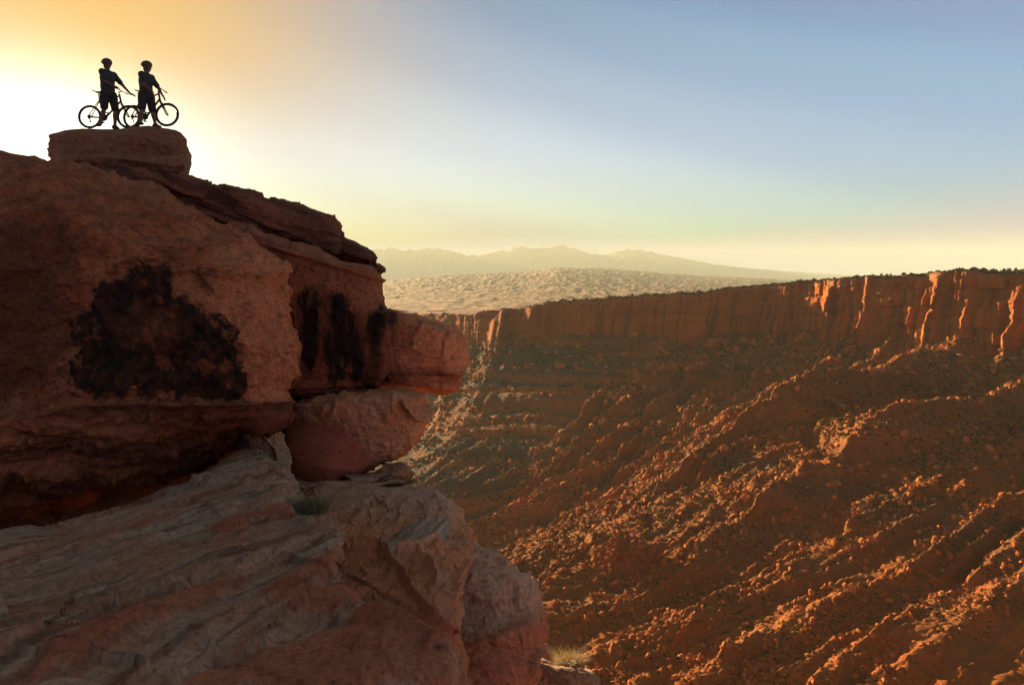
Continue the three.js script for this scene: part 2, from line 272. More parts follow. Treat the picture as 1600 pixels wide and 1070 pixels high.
  cut(0, r1, 'mesa_top', 'flat scrubby mesa top behind the far canyon rim, reaching to the horizon', 'mesa');
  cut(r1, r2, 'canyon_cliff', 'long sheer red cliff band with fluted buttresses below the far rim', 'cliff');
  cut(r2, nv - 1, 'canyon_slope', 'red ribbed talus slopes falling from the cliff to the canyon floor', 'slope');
  return { pos, nu, nv, info, r1, r2, NS };
})();
console.log('canyon done');

// ------------------------------------------------------------------ far hills and mountains
{
  const nu = 680, nv = 150, pos = new Float32Array(nu * nv * 3), col = new Float32Array(nu * nv * 3);
  const crest = lut([[250, 452], [420, 448], [560, 446], [600, 441], [680, 434], [760, 430], [820, 428], [870, 422], [940, 423], [1010, 428], [1100, 434], [1200, 438], [1300, 444], [1500, 450]]);
  for (let j = 0; j < nv; j++) for (let i = 0; i < nu; i++) {
    const px = 250 + 1250 * i / (nu - 1), s = j / (nv - 1);          // 0 back .. 1 foot
    const D = mix(19500, 3000, s), X = D * (px - 800) / F;
    const top = 18800 * (HOR - crest(px)) / F, k = (j * nu + i) * 3;
    const rise = sst(0, 0.08, s) * (1 - sst(0.08, 0.95, s)) ;
    const fins = Math.max(0, ridged(X / 420, 4, D / 600, 3)) * 34 * sst(0.02, 0.2, s) + Math.max(0, noise(X / 120, 2, D / 160) - 0.05) * 45 * sst(1, 0.5, s) * sst(0.02, 0.1, s) + (Math.max(0, ridged(X / 150, 6, D / 330, 3, 0.65)) * 30 + 14 * noise(X / 38, 2, D / 60)) * sst(1, 0.6, s);
    pos[k] = X; pos[k + 1] = mix(-165, -112, sst(0.35, 0.75, s)) + (top + 150) * rise * 0.98 + fins * (0.4 + 0.6 * rise) + 12 * fbm(X / 90, 1, D / 90, 2); pos[k + 2] = -D;
    const p = fbm(X / 200, 3, D / 240, 3) + 1.1 * noise(X / 34, 5, D / 60), v = sst(-0.3, 0.4, p);
    col[k] = mix(0.11, 0.38, v); col[k + 1] = mix(0.085, 0.245, v); col[k + 2] = mix(0.045, 0.14, v);
  }
  struct('slickrock_hills', gridGeo(nu, nv, pos, col), M.far, 'hazy knobbly slickrock hills between the canyon rim and the mountains', 'hills');
}
{
  const nu = 460, nv = 100, pos = new Float32Array(nu * nv * 3), col = new Float32Array(nu * nv * 3);
  const crest = lut([[150, 444], [300, 420], [420, 402], [520, 395], [580, 392], [610, 388], [640, 391], [665, 388], [695, 390], [715, 396], [740, 400], [775, 395], [800, 388], [815, 385], [832, 389], [858, 387], [885, 384], [900, 390], [925, 399], [945, 398], [970, 391], [990, 389], [1015, 393], [1035, 399], [1060, 402], [1085, 408], [1120, 414], [1180, 420], [1250, 425], [1330, 430], [1430, 434], [1600, 442]]);
  for (let j = 0; j < nv; j++) for (let i = 0; i < nu; i++) {
    const px = 150 + 1450 * i / (nu - 1), s = j / (nv - 1);
    const D = mix(34000, 22000, s), X = D * (px - 800) / F, k = (j * nu + i) * 3;
    const pc = 800 + (X + 500 * noise(X / 2600, D / 2600, 2)) * F / 32000 * 1.0;
    const top = 32000 * (HOR - crest(mix(px, pc, 0.3 * s))) / F + 130 * (ridged(X / 600, 2, D / 1800, 3) - 0.3) * sst(1300, 900, px);
    const rise = s < 0.17 ? sst(-0.1, 0.17, s) : Math.pow(1 - (s - 0.17) / 0.83, 1.7);
    const er = ridged(X / 1500, 5, D / 2100, 4);
    pos[k] = X; pos[k + 1] = -170 + (top + 165) * rise * (1 - 0.3 * sst(0.17, 0.5, s) * (0.5 - 0.5 * er)) + 160 * (er - 0.4) * sst(0.17, 0.4, s) * rise + 26 * noise(X / 420, 3, D / 420) * rise; pos[k + 2] = -D;
    const sn = sst(900, 1500, pos[k + 1] + 500 * noise(X / 900, 8, D / 900));
    col[k] = mix(0.20, 0.26, sn); col[k + 1] = mix(0.15, 0.21, sn); col[k + 2] = mix(0.10, 0.15, sn);
  }
  struct('mountain_range', gridGeo(nu, nv, pos, col), M.far, 'pale hazy mountain range on the horizon under the glow', 'mountains');
}
console.log('far done');

// ------------------------------------------------------------------ foreground rocks: closed shapes lofted through sections of their own width and depth
const section = (n, asp) => {                        // superellipse sampled by length, the front half finer
  const N = 1600, pts = []; const sp = (x, e) => Math.sign(x) * Math.pow(Math.abs(x), e);
  for (let i = 0; i <= N; i++) { const f = Math.PI * 2 * i / N; pts.push([sp(Math.cos(f), 2 / n), sp(Math.sin(f), 2 / n)]); }
  return (count) => {
    const w = [0]; for (let i = 1; i <= N; i++) { const q = i < N / 2 ? 1 : 0.16; w.push(w[i - 1] + q * Math.hypot(pts[i][0] - pts[i - 1][0], asp * (pts[i][1] - pts[i - 1][1]))); }
    const out = []; let k = 0;
    for (let i = 0; i < count; i++) { const t = w[N] * i / count; while (w[k + 1] < t) k++; const f = (t - w[k]) / (w[k + 1] - w[k] || 1); out.push([mix(pts[k][0], pts[k + 1][0], f), mix(pts[k][1], pts[k + 1][1], f)]); }
    return out;
  };
};
const segDist = (x, y, pts) => { let b = 1e9; for (let i = 1; i < pts.length; i++) { const [ax, ay] = pts[i - 1], [bx, by] = pts[i], dx = bx - ax, dy = by - ay, t = clamp(((x - ax) * dx + (y - ay) * dy) / (dx * dx + dy * dy)); b = Math.min(b, Math.hypot(x - ax - t * dx, y - ay - t * dy)); } return b; };
const inPoly = (x, y, p) => { let c = false; for (let i = 0, j = p.length - 1; i < p.length; j = i++) if ((p[i][1] > y) !== (p[j][1] > y) && x < (p[j][0] - p[i][0]) * (y - p[i][1]) / (p[j][1] - p[i][1]) + p[i][0]) c = !c; return c; };
const polyField = (x, y, p) => { const d = segDist(x, y, [...p, p[0]]); return inPoly(x, y, p) ? d : -d; };   // > 0 inside
function loftRock(o) {
  // axis 'y': sections across, o.a/o.b = left and right edge for a row; axis 'x': sections upright, o.a/o.b = top and bottom edge for a column
  const A = lut(o.a), B = lut(o.b), [t0, t1] = o.range, nt = o.nt, sec = section(o.n ?? 3, o.asp ?? 0.6)(o.ns), ns = sec.length;
  const lines = nt + 2, pos = new Float32Array(ns * lines * 3), col = new Float32Array(ns * lines * 3), uv = new Float32Array(ns * lines * 2), PX = new Float32Array(ns * lines * 2);
  const D0 = typeof o.d === 'function' ? o.d : () => o.d, TF = typeof o.tf === 'function' ? o.tf : () => o.tf, TB = o.tb;
  const sgn = o.axis === 'y' ? 1 : -1;
  for (let j = 0; j < lines; j++) {
    const q = clamp((j - 0.5) / nt), t = mix(t0, t1, j === 0 ? 0 : j === lines - 1 ? 1 : q), a = A(t), b = B(t), c = (a + b) / 2, h = (b - a) / 2;
    const e0 = clamp((t - t0) / (o.cap0 ?? 20)), e1 = clamp((t1 - t) / (o.cap1 ?? 20));
    const cap = Math.sqrt(Math.max(0.0, (1 - (1 - e0) ** 2) * (1 - (1 - e1) ** 2)));
    const pole = j === 0 || j === lines - 1;
    for (let i = 0; i < ns; i++) {
      const [sx, sd] = sec[i], w = pole ? 0 : 1;
      const across = c + h * sx * w * sgn * 1, D = D0(t, across) - w * cap * (sd > 0 ? TF(t, across) : TB) * sd;
      const px = o.axis === 'y' ? across : t, py = o.axis === 'y' ? t : across;
      const P = U(px, py, D), k = (j * ns + i);
      pos[k * 3] = P.x; pos[k * 3 + 1] = P.y; pos[k * 3 + 2] = P.z; PX[k * 2] = px; PX[k * 2 + 1] = py;
      const m = D / F; uv[k * 2] = 0.9 * (o.flat ? P.x - 0.15 * P.z : P.x - 0.5 * P.z); uv[k * 2 + 1] = o.flat ? 0.36 * P.y - 0.85 * P.z : 0.9 * P.y - 0.1 * P.z;
    }
  }
  let g = gridGeo(ns, lines, pos, null, uv, true);
  const nor = g.attributes.normal.array, out = new Float32Array(pos);
  const bn = o.bed ?? [0, 1, 0], bl = Math.hypot(...bn); const nb = bn.map((x) => x / bl);
  const al = [nb[1], -nb[0], 0], ll = Math.hypot(...al); al[0] /= ll; al[1] /= ll;
  const dp = [nb[1] * al[2] - nb[2] * al[1], nb[2] * al[0] - nb[0] * al[2], nb[0] * al[1] - nb[1] * al[0]];
  for (let k = 0; k < ns * lines; k++) {
    const x = pos[k * 3], y = pos[k * 3 + 1], z = pos[k * 3 + 2], px = PX[k * 2], py = PX[k * 2 + 1];
    const p = { x, y, z, l: al[0] * x + al[1] * y + al[2] * z, b: nb[0] * x + nb[1] * y + nb[2] * z, w: dp[0] * x + dp[1] * y + dp[2] * z, px, py, s: o.seed ?? 0 };
    const e = o.disp(p);
    out[k * 3] = x + nor[k * 3] * e; out[k * 3 + 1] = y + nor[k * 3 + 1] * e; out[k * 3 + 2] = z + nor[k * 3 + 2] * e;
    const c = o.color(p); col[k * 3] = Math.max(0.012, c[0]); col[k * 3 + 1] = Math.max(0.01, c[1]); col[k * 3 + 2] = Math.max(0.009, c[2]);
  }
  g = gridGeo(ns, lines, out, col, uv, true);
  if (o.axis === 'x') { const ix = g.index.array; for (let k = 0; k < ix.length; k += 3) { const t = ix[k]; ix[k] = ix[k + 1]; ix[k + 1] = t; } g.computeVertexNormals(); }
  const m = addMesh(o.name, g, M.rock); tag(m, o.label, o.category ?? 'rock', o.group); return m;
}
// relief shared by all rocks: rounded lumps, thin uneven beds, pits
const beds = (p, f, am) => { const n = noise(p.l * 0.35 + p.s, p.b * f, p.w * 0.4), m = noise(p.l * 0.8, p.b * f * 2.7 + 5, p.w * 0.8 + p.s); return am * (Math.sign(n) * Math.pow(Math.abs(n), 0.6) * 0.7 + 0.45 * m); };
const hash1 = (i, sd) => { const t = Math.sin(i * 91.7 + sd * 47.3) * 43758.5453; return t - Math.floor(t); };
const layerOf = (p, f) => { const q = p.b * f + 0.9 * noise(p.l * 0.45 + p.s, p.b * 0.6, p.w * 0.5) + 0.35 * noise(p.l * 1.7, p.b * 2, p.w * 1.7 + p.s), i = Math.floor(q); return [i, q - i]; };
// crisp overlapping plates: every layer stands out by its own amount and breaks off along its length
const plates = (p, f, am) => { const [i, t] = layerOf(p, f), at = (n) => hash1(n, p.s) - 0.5 + 0.9 * noise(p.l * 0.7 + n * 7.3, n * 1.7, p.w * 0.7) + 0.5 * Math.sign(noise(p.l * 0.9 + n * 3.1, n * 4.7, p.w * 0.9) - 0.1); const a0 = at(i), a1 = at(i + 1); return am * (mix(a0, a1, sst(0.86, 1, t)) - 0.25 * Math.exp(-(((t - 0.97) / 0.06) ** 2))); };
const lumps = (p, f, am) => am * fbm(p.x * f + p.s, p.y * f, p.z * f, 4, 0.55);
const pits = (p, f, am) => { const n = noise(p.x * f + p.s, p.y * f, p.z * f); return -am * Math.max(0, n - 0.22) * 2.5; };
// thin fracture lines: where a slow noise crosses zero
const cracks = (p, f, am) => { const n = noise(p.x * f + 9 + p.s, p.y * f * 1.3, p.z * f), g = noise(p.x * f * 0.7, p.y * f * 0.7 + 4, p.z * f * 0.7 + p.s); return -am * Math.exp(-((n / 0.018) ** 2)) * sst(0, 0.25, g); };
const scab = (p, f, am) => am * Math.max(0, ridged(p.x * f + 3 + p.s, p.y * f, p.z * f, 3, 0.6));
const TAN = [0.44, 0.235, 0.14], ORANGE = [0.45, 0.185, 0.09], RED = [0.34, 0.10, 0.05], GREY = [0.36, 0.265, 0.20], DARK = [0.03, 0.019, 0.016], BROWN = [0.13, 0.062, 0.04];
const lerp3 = (a, b, t) => [mix(a[0], b[0], t), mix(a[1], b[1], t), mix(a[2], b[2], t)];
const mul3 = (a, k) => [a[0] * k, a[1] * k, a[2] * k];
const grain = (p, k = 1) => 1 + k * (0.2 * fbm(p.x * 3 + p.s, p.y * 3, p.z * 3, 4, 0.6) + 0.3 * noise(p.x * 21, p.y * 21, p.z * 21) - 0.5 * Math.max(0, noise(p.x * 9, p.y * 9, p.z * 9 + 2) - 0.2));
const streak = (p, f) => fbm(p.l * 0.5 + p.s, p.b * f, p.w * 0.6, 4, 0.6);
// desert varnish: polygons whose edges break up into flakes
const stain = (p, poly, rag, sharp = 6) => { const d = polyField(p.px, p.py, poly) + rag * (1.7 * fbm(p.x * 1.5 + p.s, p.y * 1.1, p.z * 1.5, 3) + 1.7 * fbm(p.x * 8, p.y * 6, p.z * 8, 4, 0.8)); return sst(-sharp, sharp, d); };

// big left block
const C_VARN = [[153, 455], [180, 432], [200, 414], [219, 408], [250, 410], [270, 430], [280, 446], [276, 462], [296, 462], [318, 482], [347, 503], [366, 522], [374, 545], [370, 565], [376, 600], [378, 622], [300, 626], [188, 623], [112, 610], [109, 578], [131, 505]];
const C_VARN2 = [[296, 418], [312, 404], [334, 440], [340, 456], [322, 452], [305, 440]];
const C_VARN3 = [[-60, 345], [95, 342], [150, 372], [120, 420], [100, 500], [70, 600], [-60, 640]];
const C_SEAM = [[-100, 668], [0, 657], [60, 646], [120, 634], [190, 628], [280, 630], [360, 627], [430, 622], [480, 612]];
const seamY = lut(C_SEAM);
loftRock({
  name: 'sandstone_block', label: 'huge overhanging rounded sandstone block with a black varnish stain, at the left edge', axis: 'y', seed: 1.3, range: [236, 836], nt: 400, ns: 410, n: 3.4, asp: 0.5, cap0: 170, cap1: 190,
  a: [[236, -420], [836, -420]],
  b: [[236, -140], [242, 0], [249, 56], [255, 84], [263, 141], [270, 162], [277, 180], [286, 200], [290, 240], [297, 261], [310, 281], [322, 300], [334, 320], [347, 333], [355, 345], [361, 361], [367, 387], [376, 398], [386, 407], [402, 432], [421, 450], [455, 457], [496, 463], [536, 473], [549, 473], [571, 466], [596, 455], [624, 443], [649, 437], [660, 400], [671, 375], [690, 337], [709, 312], [731, 250], [749, 187], [768, 125], [781, 62], [793, 0], [815, -90], [836, -140]],
  d: (t) => mix(13.6, 13.0, sst(600, 830, t)), tf: (t) => mix(3.6, 3.1, sst(640, 800, t)), tb: 6.5, bed: [0.10, 1, 0.1],
  disp: (p) => {
    const below = p.py - seamY(p.px), low = sst(-3, 5, below);
    const groove = -0.16 * Math.exp(-((below / 5) ** 2)) * (0.5 + 0.9 * Math.abs(noise(p.px / 60, 3, 1)));
    const v = stain(p, C_VARN, 26, 8);
    const crack = -0.10 * Math.exp(-((segDist(p.px + 3 * noise(p.y * 3, 1, 1), p.py, [[76, 540], [70, 590], [62, 630]]) / 2.6) ** 2));
    const ledge = -0.05 * Math.exp(-(((p.py - (341 + 6 * noise(p.px / 50, 2, 2) + p.px * 0.02)) / 2.5) ** 2)) * sst(360, 250, p.px);
    return lumps(p, 0.42, 0.5) + lumps(p, 1.5, 0.05) + scab(p, 3.2, 0.045) * (1 - 0.7 * v) + pits(p, 5.5, 0.08) + pits({ ...p, s: 61 }, 12, 0.03) + scab({ ...p, s: 17 }, 9, 0.018) + cracks(p, 0.9, 0.05) + mix(beds(p, 2.2, 0.05), plates(p, 3.4, 0.10) + plates({ ...p, s: 33 }, 9, 0.035), low) - 0.14 * low - 0.05 * v + groove + crack + ledge;
  },
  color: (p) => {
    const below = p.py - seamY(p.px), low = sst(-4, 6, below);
    const s = streak(p, 2.6), f2 = fbm(p.x * 1.1 + 4, p.y * 1.1, p.z * 1.1, 4, 0.6);
    let c = lerp3(TAN, ORANGE, clamp(0.65 + 1.6 * f2));
    c = lerp3(c, BROWN, 0.75 * clamp(0.25 + 1.8 * fbm(p.x * 2.6, p.y * 2.6, p.z * 2.6 + 7, 4, 0.65)));
    c = lerp3(c, BROWN, 0.75 * stain(p, C_VARN3, 26, 30));
    const litMargin = stain(p, [[330, 370], [470, 370], [490, 560], [470, 640], [372, 640], [384, 600], [382, 540], [352, 495], [322, 470], [345, 440]], 22, 14);   // tan stone along the right margin, painted lighter as light on the edge
    c = lerp3(c, mul3(lerp3(TAN, ORANGE, clamp(0.4 + 1.5 * f2)), 1.35 - 0.5 * clamp(2.2 * fbm(p.x * 4, p.y * 4, p.z * 4, 3, 0.7))), 0.85 * litMargin);
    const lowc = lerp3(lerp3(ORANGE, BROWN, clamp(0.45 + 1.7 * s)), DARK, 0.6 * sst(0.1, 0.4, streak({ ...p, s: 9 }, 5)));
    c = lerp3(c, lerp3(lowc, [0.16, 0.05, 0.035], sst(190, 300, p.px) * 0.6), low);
    const inner = polyField(p.px, p.py, [[180, 500], [220, 470], [285, 500], [280, 530], [200, 540]]);
    const brk = sst(-14, 10, inner + 30 * fbm(p.x * 3, p.y * 3, p.z * 3, 3)) * 0.55;
    const v = stain(p, C_VARN, 28, 5) * (0.88 + 0.14 * sst(-0.22, 0.12, fbm(p.x * 9, p.y * 5, p.z * 9, 3, 0.7))), v2 = stain(p, C_VARN2, 8);
    const hol = sst(0.12, 0.3, fbm(p.x * 3.3 + 2, p.y * 2.2, p.z * 3.3, 4, 0.65)); c = lerp3(c, lerp3(lerp3(DARK, BROWN, brk), mul3(ORANGE, 0.6), 0.7 * hol), v * (1 - low)); c = lerp3(c, mul3(BROWN, 0.7), v2 * 0.8);
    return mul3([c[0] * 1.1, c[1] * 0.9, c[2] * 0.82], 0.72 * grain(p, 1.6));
  },
});
// block behind it
const D_VARN = [[455, 470], [468, 460], [486, 458], [500, 480], [512, 466], [525, 460], [540, 466], [548, 484], [562, 482], [570, 490], [585, 476], [598, 486], [606, 500], [600, 560], [590, 596], [560, 606], [540, 580], [520, 600], [505, 570], [480, 590], [455, 560]];
loftRock({
  name: 'sandstone_block', label: 'squared sandstone block with dripping black varnish streaks, under the tilted cap slab', axis: 'y', seed: 5.1, range: [350, 640], nt: 230, ns: 230, n: 3.6, asp: 0.8, cap0: 14, cap1: 26,
  a: [[350, 360], [640, 360]],
  b: [[350, 400], [362, 405], [378, 452], [386, 490], [407, 538], [414, 580], [426, 594], [443, 596], [469, 600], [483, 603], [504, 606], [527, 607], [559, 600], [591, 588], [620, 568], [626, 520], [634, 450], [640, 430]],
  d: 16, tf: 1.6, tb: 3.5, bed: [0.28, 1, 0],
  disp: (p) => {
    const g = (x) => Math.exp(-x * x), line = p.py - (383 + (p.px - 415) * 0.31);
    const slot = polyField(p.px, p.py, [[584, 492], [602, 484], [606, 520], [598, 565], [580, 604], [572, 598], [578, 550]]);
    return lumps(p, 0.6, 0.26) + lumps(p, 2.2, 0.06) + scab(p, 4.5, 0.02) + pits(p, 7, 0.035) + beds(p, 2.6, 0.04) + cracks(p, 1, 0.06) - 0.12 * g(line / 2.6) * sst(400, 440, p.px) - 0.28 * sst(-3, 4, slot) + 0.10 * sst(606, 612, p.py);
  },
  color: (p) => {
    const f2 = fbm(p.x * 1.3, p.y * 1.3, p.z * 1.3, 4, 0.6);
    let c = lerp3(TAN, ORANGE, clamp(0.55 + 1.6 * f2)), lo = sst(450, 500, p.py + 30 * f2);
    c = lerp3(c, RED, 0.45 + 0.4 * lo); c = lerp3(c, BROWN, 0.65 * clamp(2 * fbm(p.x * 3, p.y * 3, p.z * 3 + 2, 4, 0.65)));
    const drip = sst(-0.12, 0.22, fbm(p.px / 26, p.py / 120, 3, 4, 0.6) + 0.12);
    const v = stain(p, D_VARN, 14); c = lerp3(c, lerp3(mul3(BROWN, 0.8), DARK, drip), v * (0.4 + 0.6 * drip));
    return mul3(c, 0.78 * grain(p, 1.4));  // whole block darkened to paint the shade of its recessed place
  },
});
const plain = (a, b, k = 0.5, f = 1.3) => (p) => mul3(lerp3(lerp3(a, b, clamp(0.5 + 1.7 * fbm(p.x * f + p.s, p.y * f, p.z * f, 4, 0.6))), BROWN, k * clamp(0.1 + 2 * fbm(p.x * 3.2, p.y * 3.2, p.z * 3.2 + p.s, 4, 0.65))), grain(p, 1.2));
loftRock({
  name: 'sandstone_block', label: 'blunt sandstone block jutting out to the right over the canyon', axis: 'y', seed: 8.8, range: [484, 621], nt: 120, ns: 190, n: 2.7, asp: 0.8, cap0: 26, cap1: 26,
  a: [[484, 560], [590, 560], [600, 590], [608, 646], [614, 672], [620, 690]], b: [[484, 618], [489, 634], [495, 662], [507, 696], [518, 720], [530, 730], [550, 732], [576, 724], [605, 716], [618, 708], [621, 700]],
  d: 17.6, tf: 1.3, tb: 1.8, bed: [0.2, 1, 0],
  disp: (p) => lumps(p, 0.7, 0.22) + lumps(p, 2.4, 0.06) + scab(p, 4.5, 0.025) + pits(p, 6, 0.05) + cracks(p, 1.1, 0.06) + beds(p, mix(2, 5, sst(570, 590, p.py)), mix(0.04, 0.14, sst(560, 590, p.py))),
  color: (p) => { const lo = sst(560, 600, p.py + 20 * noise(p.x * 2, p.y * 2, 0)); let c = mul3(plain(ORANGE, [0.44, 0.21, 0.125], 0.35)(p), 1.3); c = lerp3(c, mul3(RED, 1.2), 0.6 * lo); const s = sst(0.05, 0.3, streak(p, 4)); return lerp3(c, DARK, 0.6 * s * lo); },
});
// round block with a smooth red hollow
const F_RED = [[437, 636], [470, 652], [503, 661], [544, 671], [558, 686], [569, 703], [583, 730], [540, 780], [430, 780]];
loftRock({
  name: 'sandstone_block', label: 'rounded sandstone block with a smooth brick-red hollow, below the jutting block', axis: 'y', seed: 2.2, range: [606, 774], nt: 150, ns: 210, n: 2.8, asp: 0.7, cap0: 24, cap1: 40,
  a: [[606, 560], [612, 530], [622, 480], [634, 440], [647, 436], [703, 444], [747, 459], [766, 494], [774, 515]], b: [[606, 640], [612, 668], [619, 672], [641, 669], [675, 659], [709, 634], [731, 587], [753, 556], [770, 527], [774, 520]],
  d: 15.4, tf: 1.5, tb: 1.8, bed: [0.3, 1, 0],
  disp: (p) => {
    const r = polyField(p.px, p.py, F_RED), inR = sst(-4, 10, r);
    return (lumps(p, 0.8, 0.2) + scab(p, 4.2, 0.03) + pits(p, 6, 0.05) + lumps(p, 2.4, 0.06) + cracks(p, 1.2, 0.05)) * (1 - 0.85 * inR) - 0.45 * sst(-6, 60, r) + beds(p, 4, 0.03) * (1 - 0.6 * inR) - 0.2 * Math.exp(-((segDist(p.px, p.py, [[628, 628], [640, 650], [655, 655], [668, 640]]) / 3) ** 2));
  },
  color: (p) => { const r = stain(p, F_RED, 5, 5); let c = mul3(plain(TAN, ORANGE, 0.3)(p), 1.2); const rc = mul3([0.36, 0.11, 0.065], 1 + 0.25 * streak(p, 5) + 0.1 * noise(p.x * 9, p.y * 9, p.z * 9)); c = lerp3(c, rc, r); return c; },
});
loftRock({
  name: 'wedge_rock', label: 'small wedge of rock caught beneath the red hollowed block', axis: 'y', seed: 3.9, range: [722, 792], nt: 60, ns: 110, n: 2.4, asp: 0.8, cap0: 16, cap1: 14,
  a: [[722, 604], [735, 588], [750, 569], [762, 559], [784, 566], [792, 570]], b: [[722, 626], [730, 640], [739, 650], [746, 648], [760, 622], [784, 590], [792, 582]],
  d: 14.2, tf: 0.6, tb: 0.8, bed: [0.35, 1, 0.2], disp: (p) => lumps(p, 1.6, 0.14) + scab(p, 5, 0.05) + beds(p, 5, 0.07), color: plain([0.34, 0.22, 0.15], ORANGE, 0.5),
});
loftRock({
  name: 'wedge_rock', label: 'pale grey wedge slab in the notch between the big block and the red hollow', axis: 'y', seed: 4.4, range: [662, 760], nt: 90, ns: 120, n: 2.6, asp: 0.8, cap0: 22, cap1: 14,
  a: [[662, 396], [672, 372], [682, 366], [700, 384], [716, 404], [740, 430], [760, 440]], b: [[662, 424], [672, 438], [700, 449], [730, 456], [748, 460], [760, 462]],
  d: 13.2, tf: 0.7, tb: 1.2, bed: [0.5, 1, 0.2], disp: (p) => lumps(p, 1.2, 0.2) + scab(p, 4, 0.06) + beds(p, 4, 0.08) - 0.12 * Math.exp(-((segDist(p.px, p.py, [[410, 678], [428, 700], [440, 735]]) / 2.5) ** 2)), color: plain(GREY, TAN, 0.45),
});
// shadowed rock deep under the overhang
loftRock({
  name: 'recess_rock', label: 'dark rock deep in the gap under the overhanging left block', axis: 'y', seed: 7.7, range: [600, 900], nt: 60, ns: 120, n: 4, asp: 0.5, cap0: 30, cap1: 30,
  a: [[600, -700], [900, -700]], b: [[600, 440], [680, 440], [760, 470], [900, 520]], d: 16.6, tf: 1.2, tb: 5, bed: [0.2, 1, 0], disp: (p) => lumps(p, 0.8, 0.35) + beds(p, 2.5, 0.12), color: plain(ORANGE, TAN, 0.5),
});
// lower ledges, nearest the camera
const I_D = lut([[690, 11.2], [745, 9.6], [800, 8.4], [850, 7.4], [900, 6.5], [960, 5.5], [1010, 4.8], [1070, 4.1], [1150, 3.4]]);
const I_RED = [[[430, 905], [470, 880], [530, 858], [540, 880], [505, 905], [440, 935], [400, 940]], [[410, 1010], [500, 985], [600, 960], [680, 1000], [700, 1080], [260, 1090], [320, 1050]], [[60, 1040], [150, 1000], [280, 940], [340, 905], [380, 900], [330, 945], [230, 1000], [120, 1060], [40, 1075]], [[330, 815], [400, 795], [450, 783], [455, 792], [400, 815], [340, 832]], [[420, 960], [480, 930], [560, 905], [600, 920], [560, 945], [480, 968]]];
loftRock({
  name: 'rock_ledge', label: 'broad grey and rust cross-bedded sandstone ledge filling the bottom left corner', axis: 'y', flat: true, seed: 6.5, range: [696, 1180], nt: 340, ns: 560, n: 4.5, asp: 0.25, cap0: 26, cap1: 30,
  a: [[696, 384], [715, 362], [760, 296], [800, 200], [821, 120], [838, 0], [850, -80], [870, -200], [905, -440], [1180, -480]],
  b: [[696, 398], [722, 420], [745, 452], [766, 466], [784, 478], [800, 502], [815, 528], [828, 538], [840, 542], [850, 538], [869, 526], [885, 520], [900, 528], [925, 545], [945, 580], [965, 620], [985, 652], [1005, 672], [1040, 690], [1070, 696], [1180, 700]],
  d: (t, x) => I_D(t) + 0.0009 * Math.max(0, x - 260) + 0.9, tf: 0.9, tb: 1.6, bed: [-0.42, 1, -0.25],
  disp: (p) => {
    let red = 0; for (const q of I_RED) red = Math.max(red, sst(-6, 14, polyField(p.px, p.py, q)));
    const k = 0.55 + 0.45 * sst(0, 500, p.px), g = (pts, w) => Math.exp(-((segDist(p.px + 4 * noise(p.y * 4, p.x * 4, 1), p.py + 3 * noise(p.x * 5, p.y * 5, 4), pts) / w) ** 2));
    return lumps(p, 0.5, 0.22) + plates(p, 2.4, 0.05) * k + plates({ ...p, s: p.s + 40 }, 7, 0.026) + plates({ ...p, s: p.s + 90 }, 16, 0.010) + cracks(p, 0.9, 0.07) - 0.07 * red
      - 0.10 * g([[130, 980], [260, 920], [360, 885], [420, 868]], 3) - 0.08 * g([[250, 760], [330, 748], [450, 760]], 3) - 0.09 * g([[180, 945], [175, 965], [165, 980]], 2.5) - 0.08 * g([[360, 985], [420, 958], [500, 925]], 3) - 0.07 * g([[0, 895], [140, 850], [280, 812]], 2.5) - 0.07 * g([[560, 1010], [548, 1040], [556, 1075]], 2);
  },
  color: (p) => {
    let red = 0; for (const q of I_RED) red = Math.max(red, stain(p, q, 12, 9));
    const s = streak(p, 3.4), s2 = streak({ ...p, s: 21 }, 9), [ly] = layerOf(p, 3.2), [ly2] = layerOf({ ...p, s: p.s + 40 }, 9), hh = hash1(ly, 4.4), h2 = hash1(ly2, 7.9);
    let c = lerp3(GREY, [0.38, 0.26, 0.19], clamp(0.5 + 1.8 * s)); c = mul3(c, 0.88 + 0.24 * h2); c = mul3(c, 1 - 0.45 * sst(0.15, 0.4, noise(p.l * 0.4, p.b * 24 + 0.8 * noise(p.l * 0.7, p.b, p.w * 0.7), p.w * 0.4)) - 0.2 * sst(0.1, 0.4, noise(p.l * 0.6, p.b * 55, p.w * 0.6))); c = lerp3(c, [0.36, 0.16, 0.095], 0.45 * (hh > 0.66 ? 1 : 0) * sst(-0.1, 0.15, s2 + 0.1)); c = lerp3(c, [0.30, 0.135, 0.085], 0.7 * sst(0.06, 0.3, s2 + 0.4 * s));
    c = lerp3(c, [0.36, 0.15, 0.08], 0.5 * sst(0.1, 0.3, streak({ ...p, s: 33 }, 2.2)));
    c = lerp3(c, lerp3([0.33, 0.12, 0.06], RED, clamp(0.5 + 1.5 * s2)), 0.85 * red);
    c = lerp3(c, BROWN, 0.5 * sst(0.16, 0.34, streak({ ...p, s: 51 }, 6)));
    return mul3(c, grain(p, 1.1));
  },
});
const EYE = [[594, 852], [610, 838], [640, 820], [668, 804], [690, 812], [706, 824], [698, 836], [680, 845], [650, 862], [625, 874], [606, 880]];
const J_D = lut([[735, 13.4], [790, 12.2], [860, 10.4], [930, 8.9], [1000, 7.6], [1070, 6.5], [1180, 5.4]]);
